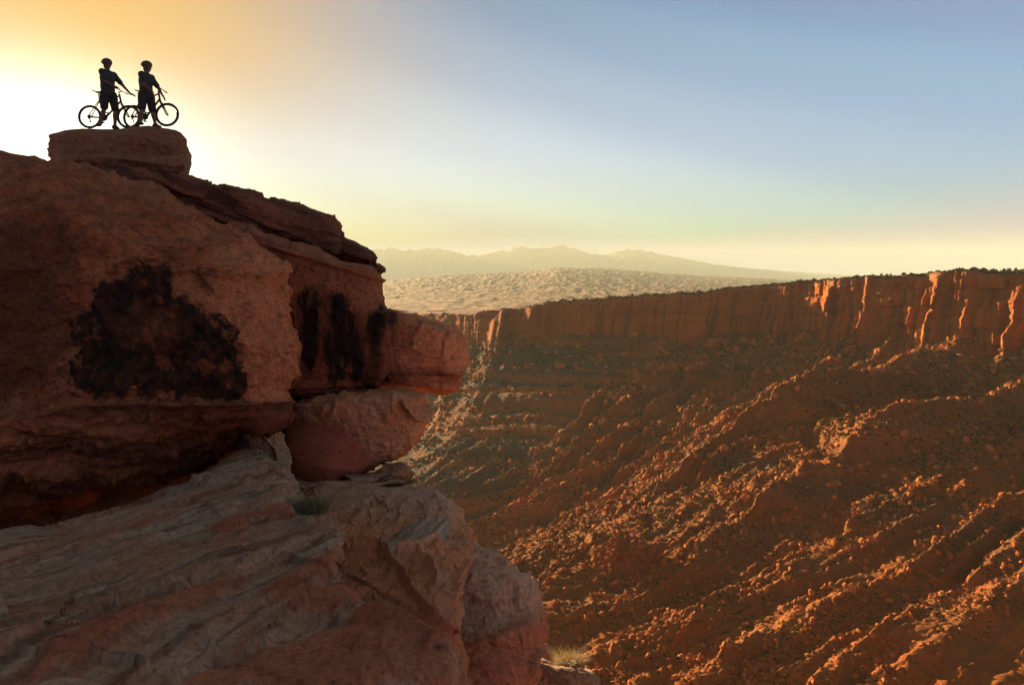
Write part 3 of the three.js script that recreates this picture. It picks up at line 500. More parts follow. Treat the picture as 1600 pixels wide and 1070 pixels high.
loftRock({
  name: 'rock_ledge', label: 'rounded sandstone shoulder with a lens of fine grey cross-bedding, right of the broad ledge', axis: 'y', flat: true, seed: 9.3, range: [738, 1180], nt: 330, ns: 330, n: 2.9, asp: 0.4, cap0: 30, cap1: 30,
  a: [[738, 440], [1180, 440]], b: [[738, 470], [748, 560], [760, 600], [747, 640], [752, 654], [766, 669], [778, 691], [797, 712], [816, 720], [831, 733], [850, 736], [875, 734], [919, 728], [950, 720], [975, 716], [990, 706], [1005, 712], [1040, 724], [1070, 728], [1180, 730]].sort((u, v) => u[0] - v[0]),
  d: (t) => J_D(t) + 1.1, tf: 1.2, tb: 1.6, bed: [-0.5, 1, -0.2],
  disp: (p) => {
    const e = polyField(p.px, p.py, EYE), ie = sst(-3, 8, e), g = (pts, w) => Math.exp(-((segDist(p.px + 4 * noise(p.y * 4, p.x * 4, 1), p.py, pts) / w) ** 2));
    const arc = noise(p.l * 0.7, p.b * 16 + 2.5 * Math.sin(p.l * 3.2), p.w * 0.5);
    const eye2 = polyField(p.px, p.py, [[618, 892], [640, 875], [662, 882], [676, 905], [672, 930], [650, 940], [628, 915]]);
    return lumps(p, 0.6, 0.24) + pits(p, 6, 0.03) + plates(p, 2.2, 0.045) * (1 - ie) + plates({ ...p, s: 77 }, 7, 0.022) * (1 - ie) + cracks(p, 1.2, 0.06) - 0.07 * ie + 0.07 * arc * ie
      - 0.16 * g([[592, 862], [612, 888], [636, 925], [664, 962], [700, 990]], 3.4) - 0.12 * g(EYE.slice(7).concat([EYE[0]]), 3) + 0.10 * sst(-2, 14, eye2) - 0.15 * g([[622, 876], [650, 868], [668, 882], [678, 912]], 4) - 0.1 * g([[735, 870], [716, 905], [706, 940]], 4) - 0.09 * g([[540, 845], [560, 838], [600, 850]], 4);
  },
  color: (p) => {
    const ie = stain(p, EYE, 4, 4), s = streak(p, 4); const up = sst(835, 770, p.py + 20 * s + 0.06 * (650 - p.px));
    let c = mul3(plain(ORANGE, [0.42, 0.23, 0.14], 0.3)(p), 1.3); c = lerp3(c, mul3(GREY, 1.25 * grain(p)), 0.8 * up);
    c = lerp3(c, RED, 0.6 * sst(860, 1000, p.py + 40 * s)); 
    const arc = noise(p.l * 0.7, p.b * 16 + 2.5 * Math.sin(p.l * 3.2), p.w * 0.5);
    return lerp3(c, mul3([0.38, 0.32, 0.26], 1 + 0.8 * arc), ie * 0.9);
  },
});
loftRock({
  name: 'round_boulder', label: 'rounded pitted grey-tan boulder at the lower edge above the canyon', axis: 'y', seed: 12.1, range: [852, 1180], nt: 230, ns: 220, n: 2.5, asp: 0.6, cap0: 60, cap1: 30,
  a: [[852, 660], [1180, 640]], b: [[852, 735], [860, 752], [866, 770], [881, 797], [906, 831], [925, 845], [940, 848], [969, 855], [994, 853], [1015, 838], [1047, 836], [1070, 822], [1180, 780]],
  d: (t) => 12.2 - 0.006 * (t - 852), tf: 1.5, tb: 1.5, bed: [-0.35, 1, 0],
  disp: (p) => { const lo = sst(980, 1000, p.py + 0.5 * (p.px - 780) + 8 * noise(p.x * 2, p.y * 2, 3)); return lumps(p, 0.8, 0.2) + lumps(p, 2.6, 0.06) + pits(p, 4.6, 0.08) + pits({ ...p, s: 50 }, 9, 0.04) - 0.22 * lo * sst(850, 800, p.px) + beds(p, 3, 0.05) - 0.15 * Math.exp(-((segDist(p.px, p.py, [[842, 1005], [822, 1022], [806, 1045]]) / 3) ** 2)); },
  color: (p) => { const lo = sst(960, 1010, p.py + 0.5 * (p.px - 780) + 20 * noise(p.x * 2, p.y * 2, 3)); return lerp3(mul3(plain([0.42, 0.29, 0.205], [0.44, 0.25, 0.165], 0.35)(p), 1.2), mul3(RED, 1.2 * grain(p)), 0.75 * lo); },
});
loftRock({
  name: 'low_ledge', label: 'low grey ledge at the bottom edge with dry grass on it', axis: 'y', seed: 14.3, range: [1026, 1180], nt: 90, ns: 120, n: 2.8, asp: 0.5, cap0: 26, cap1: 30,
  a: [[1026, 790], [1180, 780]], b: [[1026, 842], [1031, 850], [1037, 876], [1044, 912], [1050, 928], [1066, 937], [1180, 960]], d: 13.4, tf: 0.9, tb: 1.3, bed: [-0.2, 1, 0],
  disp: (p) => lumps(p, 1.0, 0.16) + scab(p, 4.5, 0.06) + beds(p, 4, 0.06), color: plain([0.33, 0.23, 0.16], [0.34, 0.19, 0.12], 0.4),
});
loftRock({
  name: 'low_ledge', label: 'small sunlit rock shelf in the gap beside the dry grass', axis: 'y', seed: 15.3, range: [1000, 1060], nt: 40, ns: 70, n: 2.6, asp: 0.7, cap0: 16, cap1: 20,
  a: [[1000, 826], [1060, 820]], b: [[1000, 848], [1008, 858], [1022, 872], [1040, 884], [1060, 890]], d: 14.6, tf: 0.7, tb: 0.7, bed: [-0.2, 1, 0], disp: (p) => lumps(p, 1.2, 0.1) + scab(p, 5, 0.05), color: plain(TAN, ORANGE, 0.3),
});
loftRock({
  name: 'small_rock', label: 'small tan rock poking in at the left edge low on the ledge', axis: 'y', seed: 16.2, range: [920, 990], nt: 50, ns: 70, n: 2.4, asp: 0.6, cap0: 26, cap1: 24,
  a: [[920, -70], [990, -70]], b: [[920, -8], [935, 8], [955, 18], [972, 24], [990, 2]], d: 5.4, tf: 0.35, tb: 0.5, disp: (p) => lumps(p, 2, 0.05) + scab(p, 8, 0.02), color: plain([0.33, 0.22, 0.15], GREY, 0.4),
});
loftRock({
  name: 'small_rock', label: 'low tan rock at the bottom edge on the left', axis: 'x', seed: 17.2, range: [40, 170], nt: 70, ns: 70, n: 2.4, asp: 0.6, cap0: 30, cap1: 30,
  a: [[40, 1072], [70, 1062], [110, 1057], [140, 1059], [170, 1072]], b: [[40, 1110], [170, 1110]], d: 3.9, tf: 0.25, tb: 0.4, disp: (p) => lumps(p, 2, 0.04) + scab(p, 8, 0.015), color: plain([0.33, 0.22, 0.15], GREY, 0.4),
});
// tilted slabs and the boulder on top
loftRock({
  name: 'cap_slab', label: 'long dark red layered slab sloping down to the right under the boulder', axis: 'x', seed: 18.4, range: [110, 534], nt: 330, ns: 190, n: 3.2, asp: 1.6, cap0: 30, cap1: 10,
  a: [[110, 268], [165, 267], [219, 270], [281, 278], [312, 286], [384, 305], [437, 320], [480, 332], [510, 343], [522, 350], [527, 357], [534, 372]], b: [[110, 300], [165, 310], [280, 345], [400, 368], [446, 382], [487, 391], [530, 406], [534, 404]],
  d: 18, tf: 2, tb: 2.4, bed: [0.34, 1, 0],
  disp: (p) => lumps(p, 0.6, 0.16) + plates(p, 4.5, 0.13) + plates({ ...p, s: 71 }, 11, 0.05) + scab(p, 5, 0.04) - 0.12 * sst(0.2, 0.9, (p.py - 300 - (p.px - 280) * 0.25) / 40),
  color: (p) => { const s = streak(p, 6); return mul3(lerp3([0.26, 0.095, 0.055], [0.12, 0.05, 0.035], clamp(0.5 + 1.8 * s)), grain(p)); },
});
loftRock({
  name: 'cap_slab', label: 'short pointed dark slab at the lower right end of the long slab', axis: 'x', seed: 19.4, range: [496, 601], nt: 110, ns: 110, n: 2.8, asp: 1.4, cap0: 10, cap1: 14,
  a: [[496, 372], [527, 373], [539, 377], [556, 385], [568, 393], [577, 400], [580, 405], [590, 413], [601, 421]], b: [[496, 400], [536, 411], [560, 414], [580, 417], [592, 427], [601, 423]],
  d: 17.2, tf: 1.2, tb: 1.5, bed: [0.4, 1, 0], disp: (p) => lumps(p, 1, 0.1) + plates(p, 5, 0.09) + plates({ ...p, s: 72 }, 12, 0.035), color: (p) => mul3(lerp3([0.22, 0.08, 0.045], [0.09, 0.04, 0.03], clamp(0.5 + 1.8 * streak(p, 6))), grain(p)),
});
const bigBoulder = loftRock({
  name: 'summit_boulder', label: 'flat-topped undercut boulder on the summit, carrying the two cyclists', axis: 'x', category: 'boulder', seed: 20.6, range: [73, 299], nt: 230, ns: 220, n: 3.4, asp: 1.6, cap0: 40, cap1: 24,
  a: [[73, 226], [75, 219], [79, 213], [85, 208], [101, 203], [128, 200.5], [159, 201.5], [183, 201.5], [204, 198], [231, 196], [249, 199], [274, 203], [284, 208], [289, 217], [294, 232], [299, 245]],
  b: [[73, 232], [78, 243], [85, 255], [110, 262], [150, 268], [200, 276], [250, 280], [288, 281], [294, 272], [299, 255]],
  d: 18.6, tf: 1.5, tb: 1.6, bed: [0.12, 1, 0],
  disp: (p) => { const u = sst(0, 9, p.py - (237 + 0.03 * (p.px - 100) + 3 * noise(p.x * 2, 3, p.z))) * sst(80, 110, p.px) * sst(296, 270, p.px), top = sst(206, 214, p.py); return (lumps(p, 0.9, 0.12) + scab(p, 4, 0.05) + pits(p, 6, 0.05)) * (0.1 + 0.9 * top) * sst(299, 285, p.px + 0.2 * (p.py - 240)) + beds(p, 4, 0.035) * top + u * (beds(p, 8, 0.08) - 0.34); },
  color: plain([0.27, 0.14, 0.085], [0.24, 0.105, 0.06], 0.5),
});
console.log('rocks done');

// ------------------------------------------------------------------ the rim the camera stands on (mostly out of the frame)
{
  const edge = [[400, 260], [160, 60], [60, 14], [20, 3], [6, -0.6], [0.6, -1.2], [-0.6, -2.6], [-1.6, -5], [-2.4, -9], [-3.4, -14], [-4.6, -19.5], [-14, -30], [-45, -45], [-140, -70], [-420, -120]];
  const rows = [[0, -7.5], [0.8, -8], [1.2, -10], [1.6, -30], [2.2, -90], [3, -170], [6, -260], [20, -340], [80, -400]], back = [[320, 2], [120, 0], [40, -1.5], [10, -5], [3, -7]];
  const fine = []; for (let i = 0; i < edge.length - 1; i++) for (let k = 0; k < 12; k++) fine.push([mix(edge[i][0], edge[i + 1][0], k / 12), mix(edge[i][1], edge[i + 1][1], k / 12)]); fine.push(edge[edge.length - 1]);
  const nu = fine.length, all = [...back.map(([d, y]) => [-d, y]), ...rows], nv = all.length, pos = new Float32Array(nu * nv * 3), col = new Float32Array(nu * nv * 3);
  for (let i = 0; i < nu; i++) {
    const p = fine[i], q = fine[Math.min(nu - 1, i + 1)], r = fine[Math.max(0, i - 1)], tx = q[0] - r[0], tz = q[1] - r[1], l = Math.hypot(tx, tz);
    let nx = -tz / l, nz = tx / l; if (nx * 0.8 - nz * 0.6 < 0) { nx = -nx; nz = -nz; }
    for (let j = 0; j < nv; j++) {
      const k = (j * nu + i) * 3, [d, y] = all[j];
      let dx = nx, dz = nz; if (d < -2) { dx = mix(nx, 0.6, 0.6); dz = mix(nz, -0.8, 0.6); }
      pos[k] = p[0] + dx * d; pos[k + 1] = y + (d > 1 ? 1.5 : 0.12) * noise(p[0] / 9, y / 7, p[1] / 9 + j); pos[k + 2] = p[1] + dz * d;
      const n = noise(p[0] * 2, y, p[1] * 2); col[k] = 0.33 + 0.06 * n; col[k + 1] = 0.17 + 0.03 * n; col[k + 2] = 0.10;
    }
  }
  struct('near_rim', gridGeo(nu, nv, pos, col), M.far, 'slickrock rim under the camera falling away into the canyon', 'ground');
}

// ------------------------------------------------------------------ rubble and scrub on the slopes, junipers on the rim
const blob = (seed, detail, rough, sq) => {
  const g = new THREE.IcosahedronGeometry(1, detail), p = g.attributes.position;
  for (let i = 0; i < p.count; i++) { const v = new THREE.Vector3().fromBufferAttribute(p, i), n = 1 + rough * noise(v.x * 1.6 + seed, v.y * 1.6, v.z * 1.6); p.setXYZ(i, v.x * n, v.y * n * sq, v.z * n); }
  g.computeVertexNormals(); return g;
};
{
  const r = rng(42), { pos, nu, r1, r2, NS, info } = canyon, m4 = new THREE.Matrix4(), q = new THREE.Quaternion(), e = new THREE.Euler(), c = new THREE.Color();
  const pick = (t0, t1) => { const px = 690 + 1560 * r(); let i = 0, lo = 0, hi = nu - 1; while (lo < hi) { i = (lo + hi) >> 1; if (info[i].p < px) lo = i + 1; else hi = i; } const j = r2 + Math.floor(NS * (t0 + (t1 - t0) * r())), k = (j * nu + lo) * 3; return [pos[k], pos[k + 1], pos[k + 2], info[lo].p, (j - r2) / NS]; };
  const scatter = (name, geo, mat, n, size, label, cat, fn) => {
    const im = new THREE.InstancedMesh(geo, mat, n); im.name = numbered(name); im.userData = { kind: 'stuff', label, category: cat }; im.castShadow = im.receiveShadow = true;
    for (let i = 0; i < n; i++) {
      let P; do P = pick(0.0, 0.98); while (!fn(P)); const s = size(P, r());
      e.set(r() * 6.28 * (cat === 'scrub' ? 0.05 : 1), r() * 6.28, r() * 6.28 * (cat === 'scrub' ? 0.05 : 1)); q.setFromEuler(e);
      m4.compose(new THREE.Vector3(P[0] + (r() - 0.5) * 2.5, P[1] + s * 0.15, P[2] + (r() - 0.5) * 2.5), q, new THREE.Vector3(s * (0.7 + 0.6 * r()), s * (0.7 + 0.6 * r()), s * (0.7 + 0.6 * r()))); im.setMatrixAt(i, m4);
      const t = 0.65 + 0.7 * r(); if (cat === 'scrub') c.setRGB(t * (0.9 + 0.5 * r()), t, t * 0.9); else c.setRGB(t * 1.05, t * (0.9 + 0.25 * r()), t * (0.85 + 0.4 * r())); im.setColorAt(i, c);
    }
    scene.add(im);
  };
  const cube = (seed) => { const g = new THREE.DodecahedronGeometry(1, 0), p = g.attributes.position; for (let i = 0; i < p.count; i++) { const v = new THREE.Vector3().fromBufferAttribute(p, i), n = 1 + 0.5 * noise(v.x * 1.1 + seed, v.y * 1.1, v.z * 1.1); p.setXYZ(i, v.x * n, v.y * n * 0.75, v.z * n * 0.9); } g.computeVertexNormals(); return g; };
  const near = (P) => clamp(-P[2] / 900, 0.5, 2);
  for (const sd of [1.1, 5.7, 9.9]) scatter('talus_rubble', cube(sd), M.talus, 50000, (P, x) => (0.35 + 0.9 * x ** 3 + 4.2 * x ** 30) * near(P) * (P[3] < 1000 ? 0.7 : 1), 'loose red rubble strewn over the canyon slopes', 'rubble', (P) => 1.7 * noise(P[0] / 26 + sd, P[1] / 26, P[2] / 26) + 0.12 + (P[3] < 1040 && P[4] < 0.75 ? -0.4 : 0) > r() * 0.9 - 0.2);
  for (const sd of [2.1, 7.7]) scatter('slope_scrub', blob(sd, 1, 0.7, 0.8), M.shrub, 34000, (P, x) => (0.6 + 1.1 * x * x) * near(P), 'dark low scrub dotted over the canyon slopes', 'scrub', (P) => noise(P[0] / 60 + sd, P[1] / 60, P[2] / 60) - (P[3] < 1050 ? 0.3 : 0) > r() * 0.6 - 0.35);
  {   // scrub along the rim
    const n = 2600, im = new THREE.InstancedMesh(blob(4.4, 1, 0.8, 0.75), M.shrub, n); im.name = 'rim_scrub'; im.userData = { kind: 'stuff', label: 'dark scrub covering the edge of the far mesa top', category: 'scrub' }; im.castShadow = im.receiveShadow = true;
    for (let i = 0; i < n; i++) { const px = 760 + 900 * Math.pow(r(), 0.75); let a = 0, lo = 0, hi = nu - 1; while (lo < hi) { a = (lo + hi) >> 1; if (info[a].p < px) lo = a + 1; else hi = a; } const k = ((r1 - Math.floor(9 * r() * r())) * nu + lo) * 3, s = 0.5 + 1.5 * r() ** 3; e.set(0, r() * 6.28, 0); q.setFromEuler(e); m4.compose(new THREE.Vector3(pos[k], pos[k + 1] + 0.2 * s, pos[k + 2]), q, new THREE.Vector3(s * 1.3, s, s * 1.3)); im.setMatrixAt(i, m4); const t = 0.7 + 0.6 * r(); im.setColorAt(i, c.setRGB(t, t, t * 0.9)); }
    scene.add(im);
  }
  // junipers along the rim skyline
  const leaf = (seed) => { const rr = rng(seed), gs = []; for (let k = 0; k < 150; k++) { const a = rr() * 6.28, z = rr(), rad = Math.sqrt(rr()) * (1.15 - 0.5 * z) * (0.8 + 0.4 * noise(a, z * 3, seed)); const g = new THREE.TetrahedronGeometry(0.16 + 0.14 * rr()); g.rotateX(rr() * 6); g.rotateY(rr() * 6); g.translate(Math.cos(a) * rad, 0.35 + z * 1.5, Math.sin(a) * rad); gs.push(g); } return mergeGeometries(gs); };
  const crowns = [leaf(3), leaf(8), leaf(15)], trunk = new THREE.CylinderGeometry(0.09, 0.18, 0.9, 6); trunk.translate(0, 0.35, 0);
  const bark = new THREE.MeshStandardMaterial({ color: new THREE.Color().setRGB(0.09, 0.06, 0.045), roughness: 1 }), green = new THREE.MeshStandardMaterial({ color: new THREE.Color().setRGB(0.05, 0.06, 0.028), roughness: 1 });
  const spots = []; for (let k = 0; k < 130; k++) { const u = r(); spots.push(k < 95 ? 1190 + 410 * Math.pow(u, 0.7) : 830 + 360 * u); }
  spots.sort((a, b) => a - b).forEach((px, n) => {
    let i = 0; while (i < nu - 1 && info[i].p < px) i++;
    const j = r1 - Math.floor(r() * 6), k = (j * nu + i) * 3, t = group('juniper_tree', new THREE.Vector3(pos[k], pos[k + 1] - 0.3, pos[k + 2]));
    const s = 1.1 + 1.7 * r() ** 2; t.scale.set(s * (0.9 + 0.7 * r()), s, s * (0.9 + 0.7 * r())); t.rotation.y = r() * 6;
    addMesh('crown', crowns[n % 3], green, t); addMesh('trunk', trunk, bark, t);
    tag(t, 'small dark juniper on the skyline of the far canyon rim', 'tree', 'junipers along the far rim');
  });
}
// dark knob of rock standing on the lower slope
{
  const { pos, nu, nv, r2 } = canyon; let best = 1e9, P = null;
  for (let k = r2 * nu; k < nu * (nv - 10); k++) { const z = -pos[k * 3 + 2]; if (z < 300) continue; const d = Math.hypot(800 + pos[k * 3] * F / z - 988, HOR - pos[k * 3 + 1] * F / z - 872); if (d < best) { best = d; P = [pos[k * 3], pos[k * 3 + 1], pos[k * 3 + 2]]; } }
  const g = new THREE.IcosahedronGeometry(1, 24), p = g.attributes.position, c = new Float32Array(p.count * 3);
  for (let i = 0; i < p.count; i++) { const v = new THREE.Vector3().fromBufferAttribute(p, i), n = 1 + 0.7 * fbm(v.x * 1.4 + 3, v.y * 1.4, v.z * 1.4, 4, 0.6) + 0.2 * ridged(v.x * 4, v.y * 7, v.z * 4, 2); p.setXYZ(i, v.x * n * 19, Math.min(0.62 + 0.1 * noise(v.x * 3, 1, v.z * 3), Math.max(-0.3, v.y)) * n * 18, v.z * n * 15); const t = 1 + 0.3 * noise(v.x * 6, v.y * 6, v.z * 6); c[i * 3] = 0.19 * t; c[i * 3 + 1] = 0.065 * t; c[i * 3 + 2] = 0.028 * t; }
  g.setAttribute('color', new THREE.BufferAttribute(c, 3)); g.computeVertexNormals(); const m = addMesh('lone_boulder', g, M.canyon); m.position.set(...P); tag(m, 'dark rounded knob of rock standing alone on the lower canyon slope', 'rock');
}
// grass on the near rocks
function grassTuft(name, at, n, h, spread, lean, mat, label, seed) {
  const r = rng(seed), pos = [], idx = [];
  for (let k = 0; k < n; k++) {
    const a = r() * 6.28, d = Math.sqrt(r()) * spread, x = Math.cos(a) * d, z = Math.sin(a) * d * 0.7, hh = h * (0.5 + 0.6 * r()), la = r() * 6.28, ll = lean * hh * (0.3 + r()), w = 0.004 + 0.004 * r(), b = pos.length / 3, ca = Math.cos(la + 1.57) * w, sa = Math.sin(la + 1.57) * w;
    for (let s = 0; s <= 3; s++) { const t = s / 3, cx = x + Math.cos(la) * ll * t * t + x * 0.6 * t, cz = z + Math.sin(la) * ll * t * t + z * 0.5 * t, y = hh * (t - 0.22 * t * t * lean * 2), ww = 1 - 0.85 * t; pos.push(cx - ca * ww, y, cz - sa * ww, cx + ca * ww, y, cz + sa * ww); if (s) { const q = b + (s - 1) * 2; idx.push(q, q + 1, q + 2, q + 1, q + 3, q + 2); } }
  }
  const g = new THREE.BufferGeometry(); g.setAttribute('position', new THREE.Float32BufferAttribute(pos, 3)); g.setIndex(idx); g.computeVertexNormals();
  const m = addMesh(name, g, mat); m.position.copy(at); tag(m, label, 'grass'); return m;
}
const grassGreen = new THREE.MeshPhysicalMaterial({ color: new THREE.Color().setRGB(0.12, 0.12, 0.05), roughness: 1, transmission: 0.3, thickness: 0, side: THREE.DoubleSide });
const grassDry = new THREE.MeshPhysicalMaterial({ color: new THREE.Color().setRGB(0.34, 0.24, 0.10), roughness: 1, transmission: 0.35, thickness: 0, side: THREE.DoubleSide });
grassTuft('grass_tuft', U(486, 801, 8.35), 420, 0.26, 0.18, 0.5, grassGreen, 'dark green grass tuft growing in a crack of the broad ledge', 5);
grassTuft('dry_grass_clump', U(889, 1043, 13.3), 520, 0.42, 0.24, 0.7, grassDry, 'golden dry grass clump lit by the sun on the low ledge', 9);
console.log('vegetation done');

// ------------------------------------------------------------------ cyclists and bicycles on the summit boulder
const lin = (r, g, b, o = {}) => new THREE.MeshStandardMaterial({ color: new THREE.Color().setRGB(r, g, b), roughness: 0.8, ...o });
const skin = lin(0.11, 0.06, 0.045, { roughness: 0.6 }), cloth1 = lin(0.02, 0.028, 0.03), cloth2 = lin(0.018, 0.022, 0.03), shortsM = lin(0.015, 0.016, 0.02), helmM = lin(0.03, 0.03, 0.032, { roughness: 0.35 }), shoeM = lin(0.03, 0.028, 0.026), hairM = lin(0.02, 0.013, 0.01), rubber = lin(0.012, 0.012, 0.012, { roughness: 0.9 }), alloy = lin(0.09, 0.09, 0.095, { metalness: 0.8, roughness: 0.35 }), paint1 = lin(0.05, 0.012, 0.012, { roughness: 0.3 }), paint2 = lin(0.02, 0.02, 0.035, { roughness: 0.3 }), black = lin(0.012, 0.012, 0.013, { roughness: 0.55 });
const V = (x, y, z = 0) => new THREE.Vector3(x, y, z);
const tube = (a, b, r, r2 = r, seg = 10) => { const g = new THREE.CylinderGeometry(r2, r, a.distanceTo(b), seg, 1); g.translate(0, a.distanceTo(b) / 2, 0); g.applyQuaternion(new THREE.Quaternion().setFromUnitVectors(V(0, 1, 0), b.clone().sub(a).normalize())); g.translate(a.x, a.y, a.z); return g; };
const merge = (gs) => mergeGeometries(gs.map((g) => { const q = g.index ? g.toNonIndexed() : g; for (const k of Object.keys(q.attributes)) if (!['position', 'normal'].includes(k)) q.deleteAttribute(k); return q; }));
function surfaceNet(f, lo, hi, cell) {                 // closed surface where f = 0 (negative inside)
  const n = [0, 1, 2].map((k) => Math.ceil((hi[k] - lo[k]) / cell) + 1), [nx, ny, nz] = n, val = new Float32Array(nx * ny * nz), id = new Int32Array(nx * ny * nz).fill(-1), pos = [], idx = [];
  for (let k = 0, o = 0; k < nz; k++) for (let j = 0; j < ny; j++) for (let i = 0; i < nx; i++, o++) val[o] = f(lo[0] + i * cell, lo[1] + j * cell, lo[2] + k * cell);
  const at = (i, j, k) => (k * ny + j) * nx + i, E = [[0, 1], [2, 3], [4, 5], [6, 7], [0, 2], [1, 3], [4, 6], [5, 7], [0, 4], [1, 5], [2, 6], [3, 7]];
  for (let k = 0; k < nz - 1; k++) for (let j = 0; j < ny - 1; j++) for (let i = 0; i < nx - 1; i++) {
    const v = []; let m = 0; for (let c = 0; c < 8; c++) { v[c] = val[at(i + (c & 1), j + ((c >> 1) & 1), k + (c >> 2))]; if (v[c] < 0) m |= 1 << c; }
    if (m === 0 || m === 255) continue; let x = 0, y = 0, z = 0, q = 0;
    for (const [a, b] of E) if ((v[a] < 0) !== (v[b] < 0)) { const t = v[a] / (v[a] - v[b]); x += mix(a & 1, b & 1, t); y += mix((a >> 1) & 1, (b >> 1) & 1, t); z += mix(a >> 2, b >> 2, t); q++; }
    id[at(i, j, k)] = pos.length / 3; pos.push(lo[0] + (i + x / q) * cell, lo[1] + (j + y / q) * cell, lo[2] + (k + z / q) * cell);
  }
  const quad = (a, b, c, d, flip) => { if (flip) idx.push(a, c, b, a, d, c); else idx.push(a, b, c, a, c, d); };
  for (let k = 1; k < nz - 1; k++) for (let j = 1; j < ny - 1; j++) for (let i = 1; i < nx - 1; i++) {
    const s = val[at(i, j, k)] < 0;
    if (s !== val[at(i + 1, j, k)] < 0) quad(id[at(i, j - 1, k - 1)], id[at(i, j, k - 1)], id[at(i, j, k)], id[at(i, j - 1, k)], !s);
    if (s !== val[at(i, j + 1, k)] < 0) quad(id[at(i - 1, j, k - 1)], id[at(i - 1, j, k)], id[at(i, j, k)], id[at(i, j, k - 1)], !s);
    if (s !== val[at(i, j, k + 1)] < 0) quad(id[at(i - 1, j - 1, k)], id[at(i, j - 1, k)], id[at(i, j, k)], id[at(i - 1, j, k)], !s);
  }
  const g = new THREE.BufferGeometry(); g.setAttribute('position', new THREE.Float32BufferAttribute(pos, 3)); g.setIndex(idx); g.computeVertexNormals(); return g;
}
const cone = (a, b, ra, rb, sz = 1) => { const ax = a.x, ay = a.y, az = a.z, dx = b.x - ax, dy = b.y - ay, dz = b.z - az, l2 = dx * dx + dy * dy + dz * dz || 1e-9; return (x, y, z) => { const t = clamp(((x - ax) * dx + (y - ay) * dy + (z - az) * dz) / l2); return Math.hypot(x - ax - t * dx, y - ay - t * dy, (z - az - t * dz) / sz) - mix(ra, rb, t); }; };
const smin = (k) => (a, b) => { const h = clamp(0.5 + 0.5 * (b - a) / k); return mix(b, a, h) - k * h * (1 - h); };
const union = (fs, k = 0.03) => { const m = smin(k); return (x, y, z) => { let d = fs[0](x, y, z); for (let i = 1; i < fs.length; i++) d = m(d, fs[i](x, y, z)); return d; }; };
const box = (pts, pad) => { const lo = [1e9, 1e9, 1e9], hi = [-1e9, -1e9, -1e9]; for (const p of pts) [p.x, p.y, p.z].forEach((v, k) => { lo[k] = Math.min(lo[k], v - pad); hi[k] = Math.max(hi[k], v + pad); }); return [lo, hi]; };
function hand(wrist, dir, palmN, curl) {               // palm, four fingers and a thumb
  const d = dir.clone().normalize(), nrm = palmN.clone().normalize(), side = new THREE.Vector3().crossVectors(d, nrm).normalize(), P = (u, v, w) => wrist.clone().addScaledVector(d, u).addScaledVector(side, v).addScaledVector(nrm, w), fs = [], pts = [wrist.clone()];
  fs.push(cone(P(0, 0, 0), P(0.035, 0, 0), 0.024, 0.03)); for (const v of [-0.026, -0.009, 0.009, 0.026]) fs.push(cone(P(0.02, v * 0.6, 0), P(0.085, v, 0), 0.015, 0.0125));
  const fing = [[-0.027, 0.062], [-0.009, 0.072], [0.009, 0.068], [0.026, 0.052]];
  const chains = fing.map(([v, l]) => { let p = P(0.085, v, 0), a = 0.25; const c = [p]; for (const s of [0.45, 0.32, 0.23]) { a += curl; p = p.clone().addScaledVector(d, l * s * Math.cos(a)).addScaledVector(nrm, -l * s * Math.sin(a)); c.push(p); pts.push(p); } return c; });
  for (const c of chains) fs.push(union([cone(c[0], c[1], 0.0095, 0.009), cone(c[1], c[2], 0.009, 0.0085), cone(c[2], c[3], 0.0085, 0.0075)], 0.004));
  const t = [P(0.02, -0.028, -0.005), P(0.05, -0.052, -0.016), P(0.075, -0.055, -0.03)]; pts.push(...t, P(0.09, 0.04, 0.02), P(0, 0, 0.03)); fs.push(union([cone(t[0], t[1], 0.014, 0.011), cone(t[1], t[2], 0.0105, 0.009)], 0.006));
  const b = box(pts, 0.035); return surfaceNet(union(fs, 0.006), b[0], b[1], 0.0035);
}
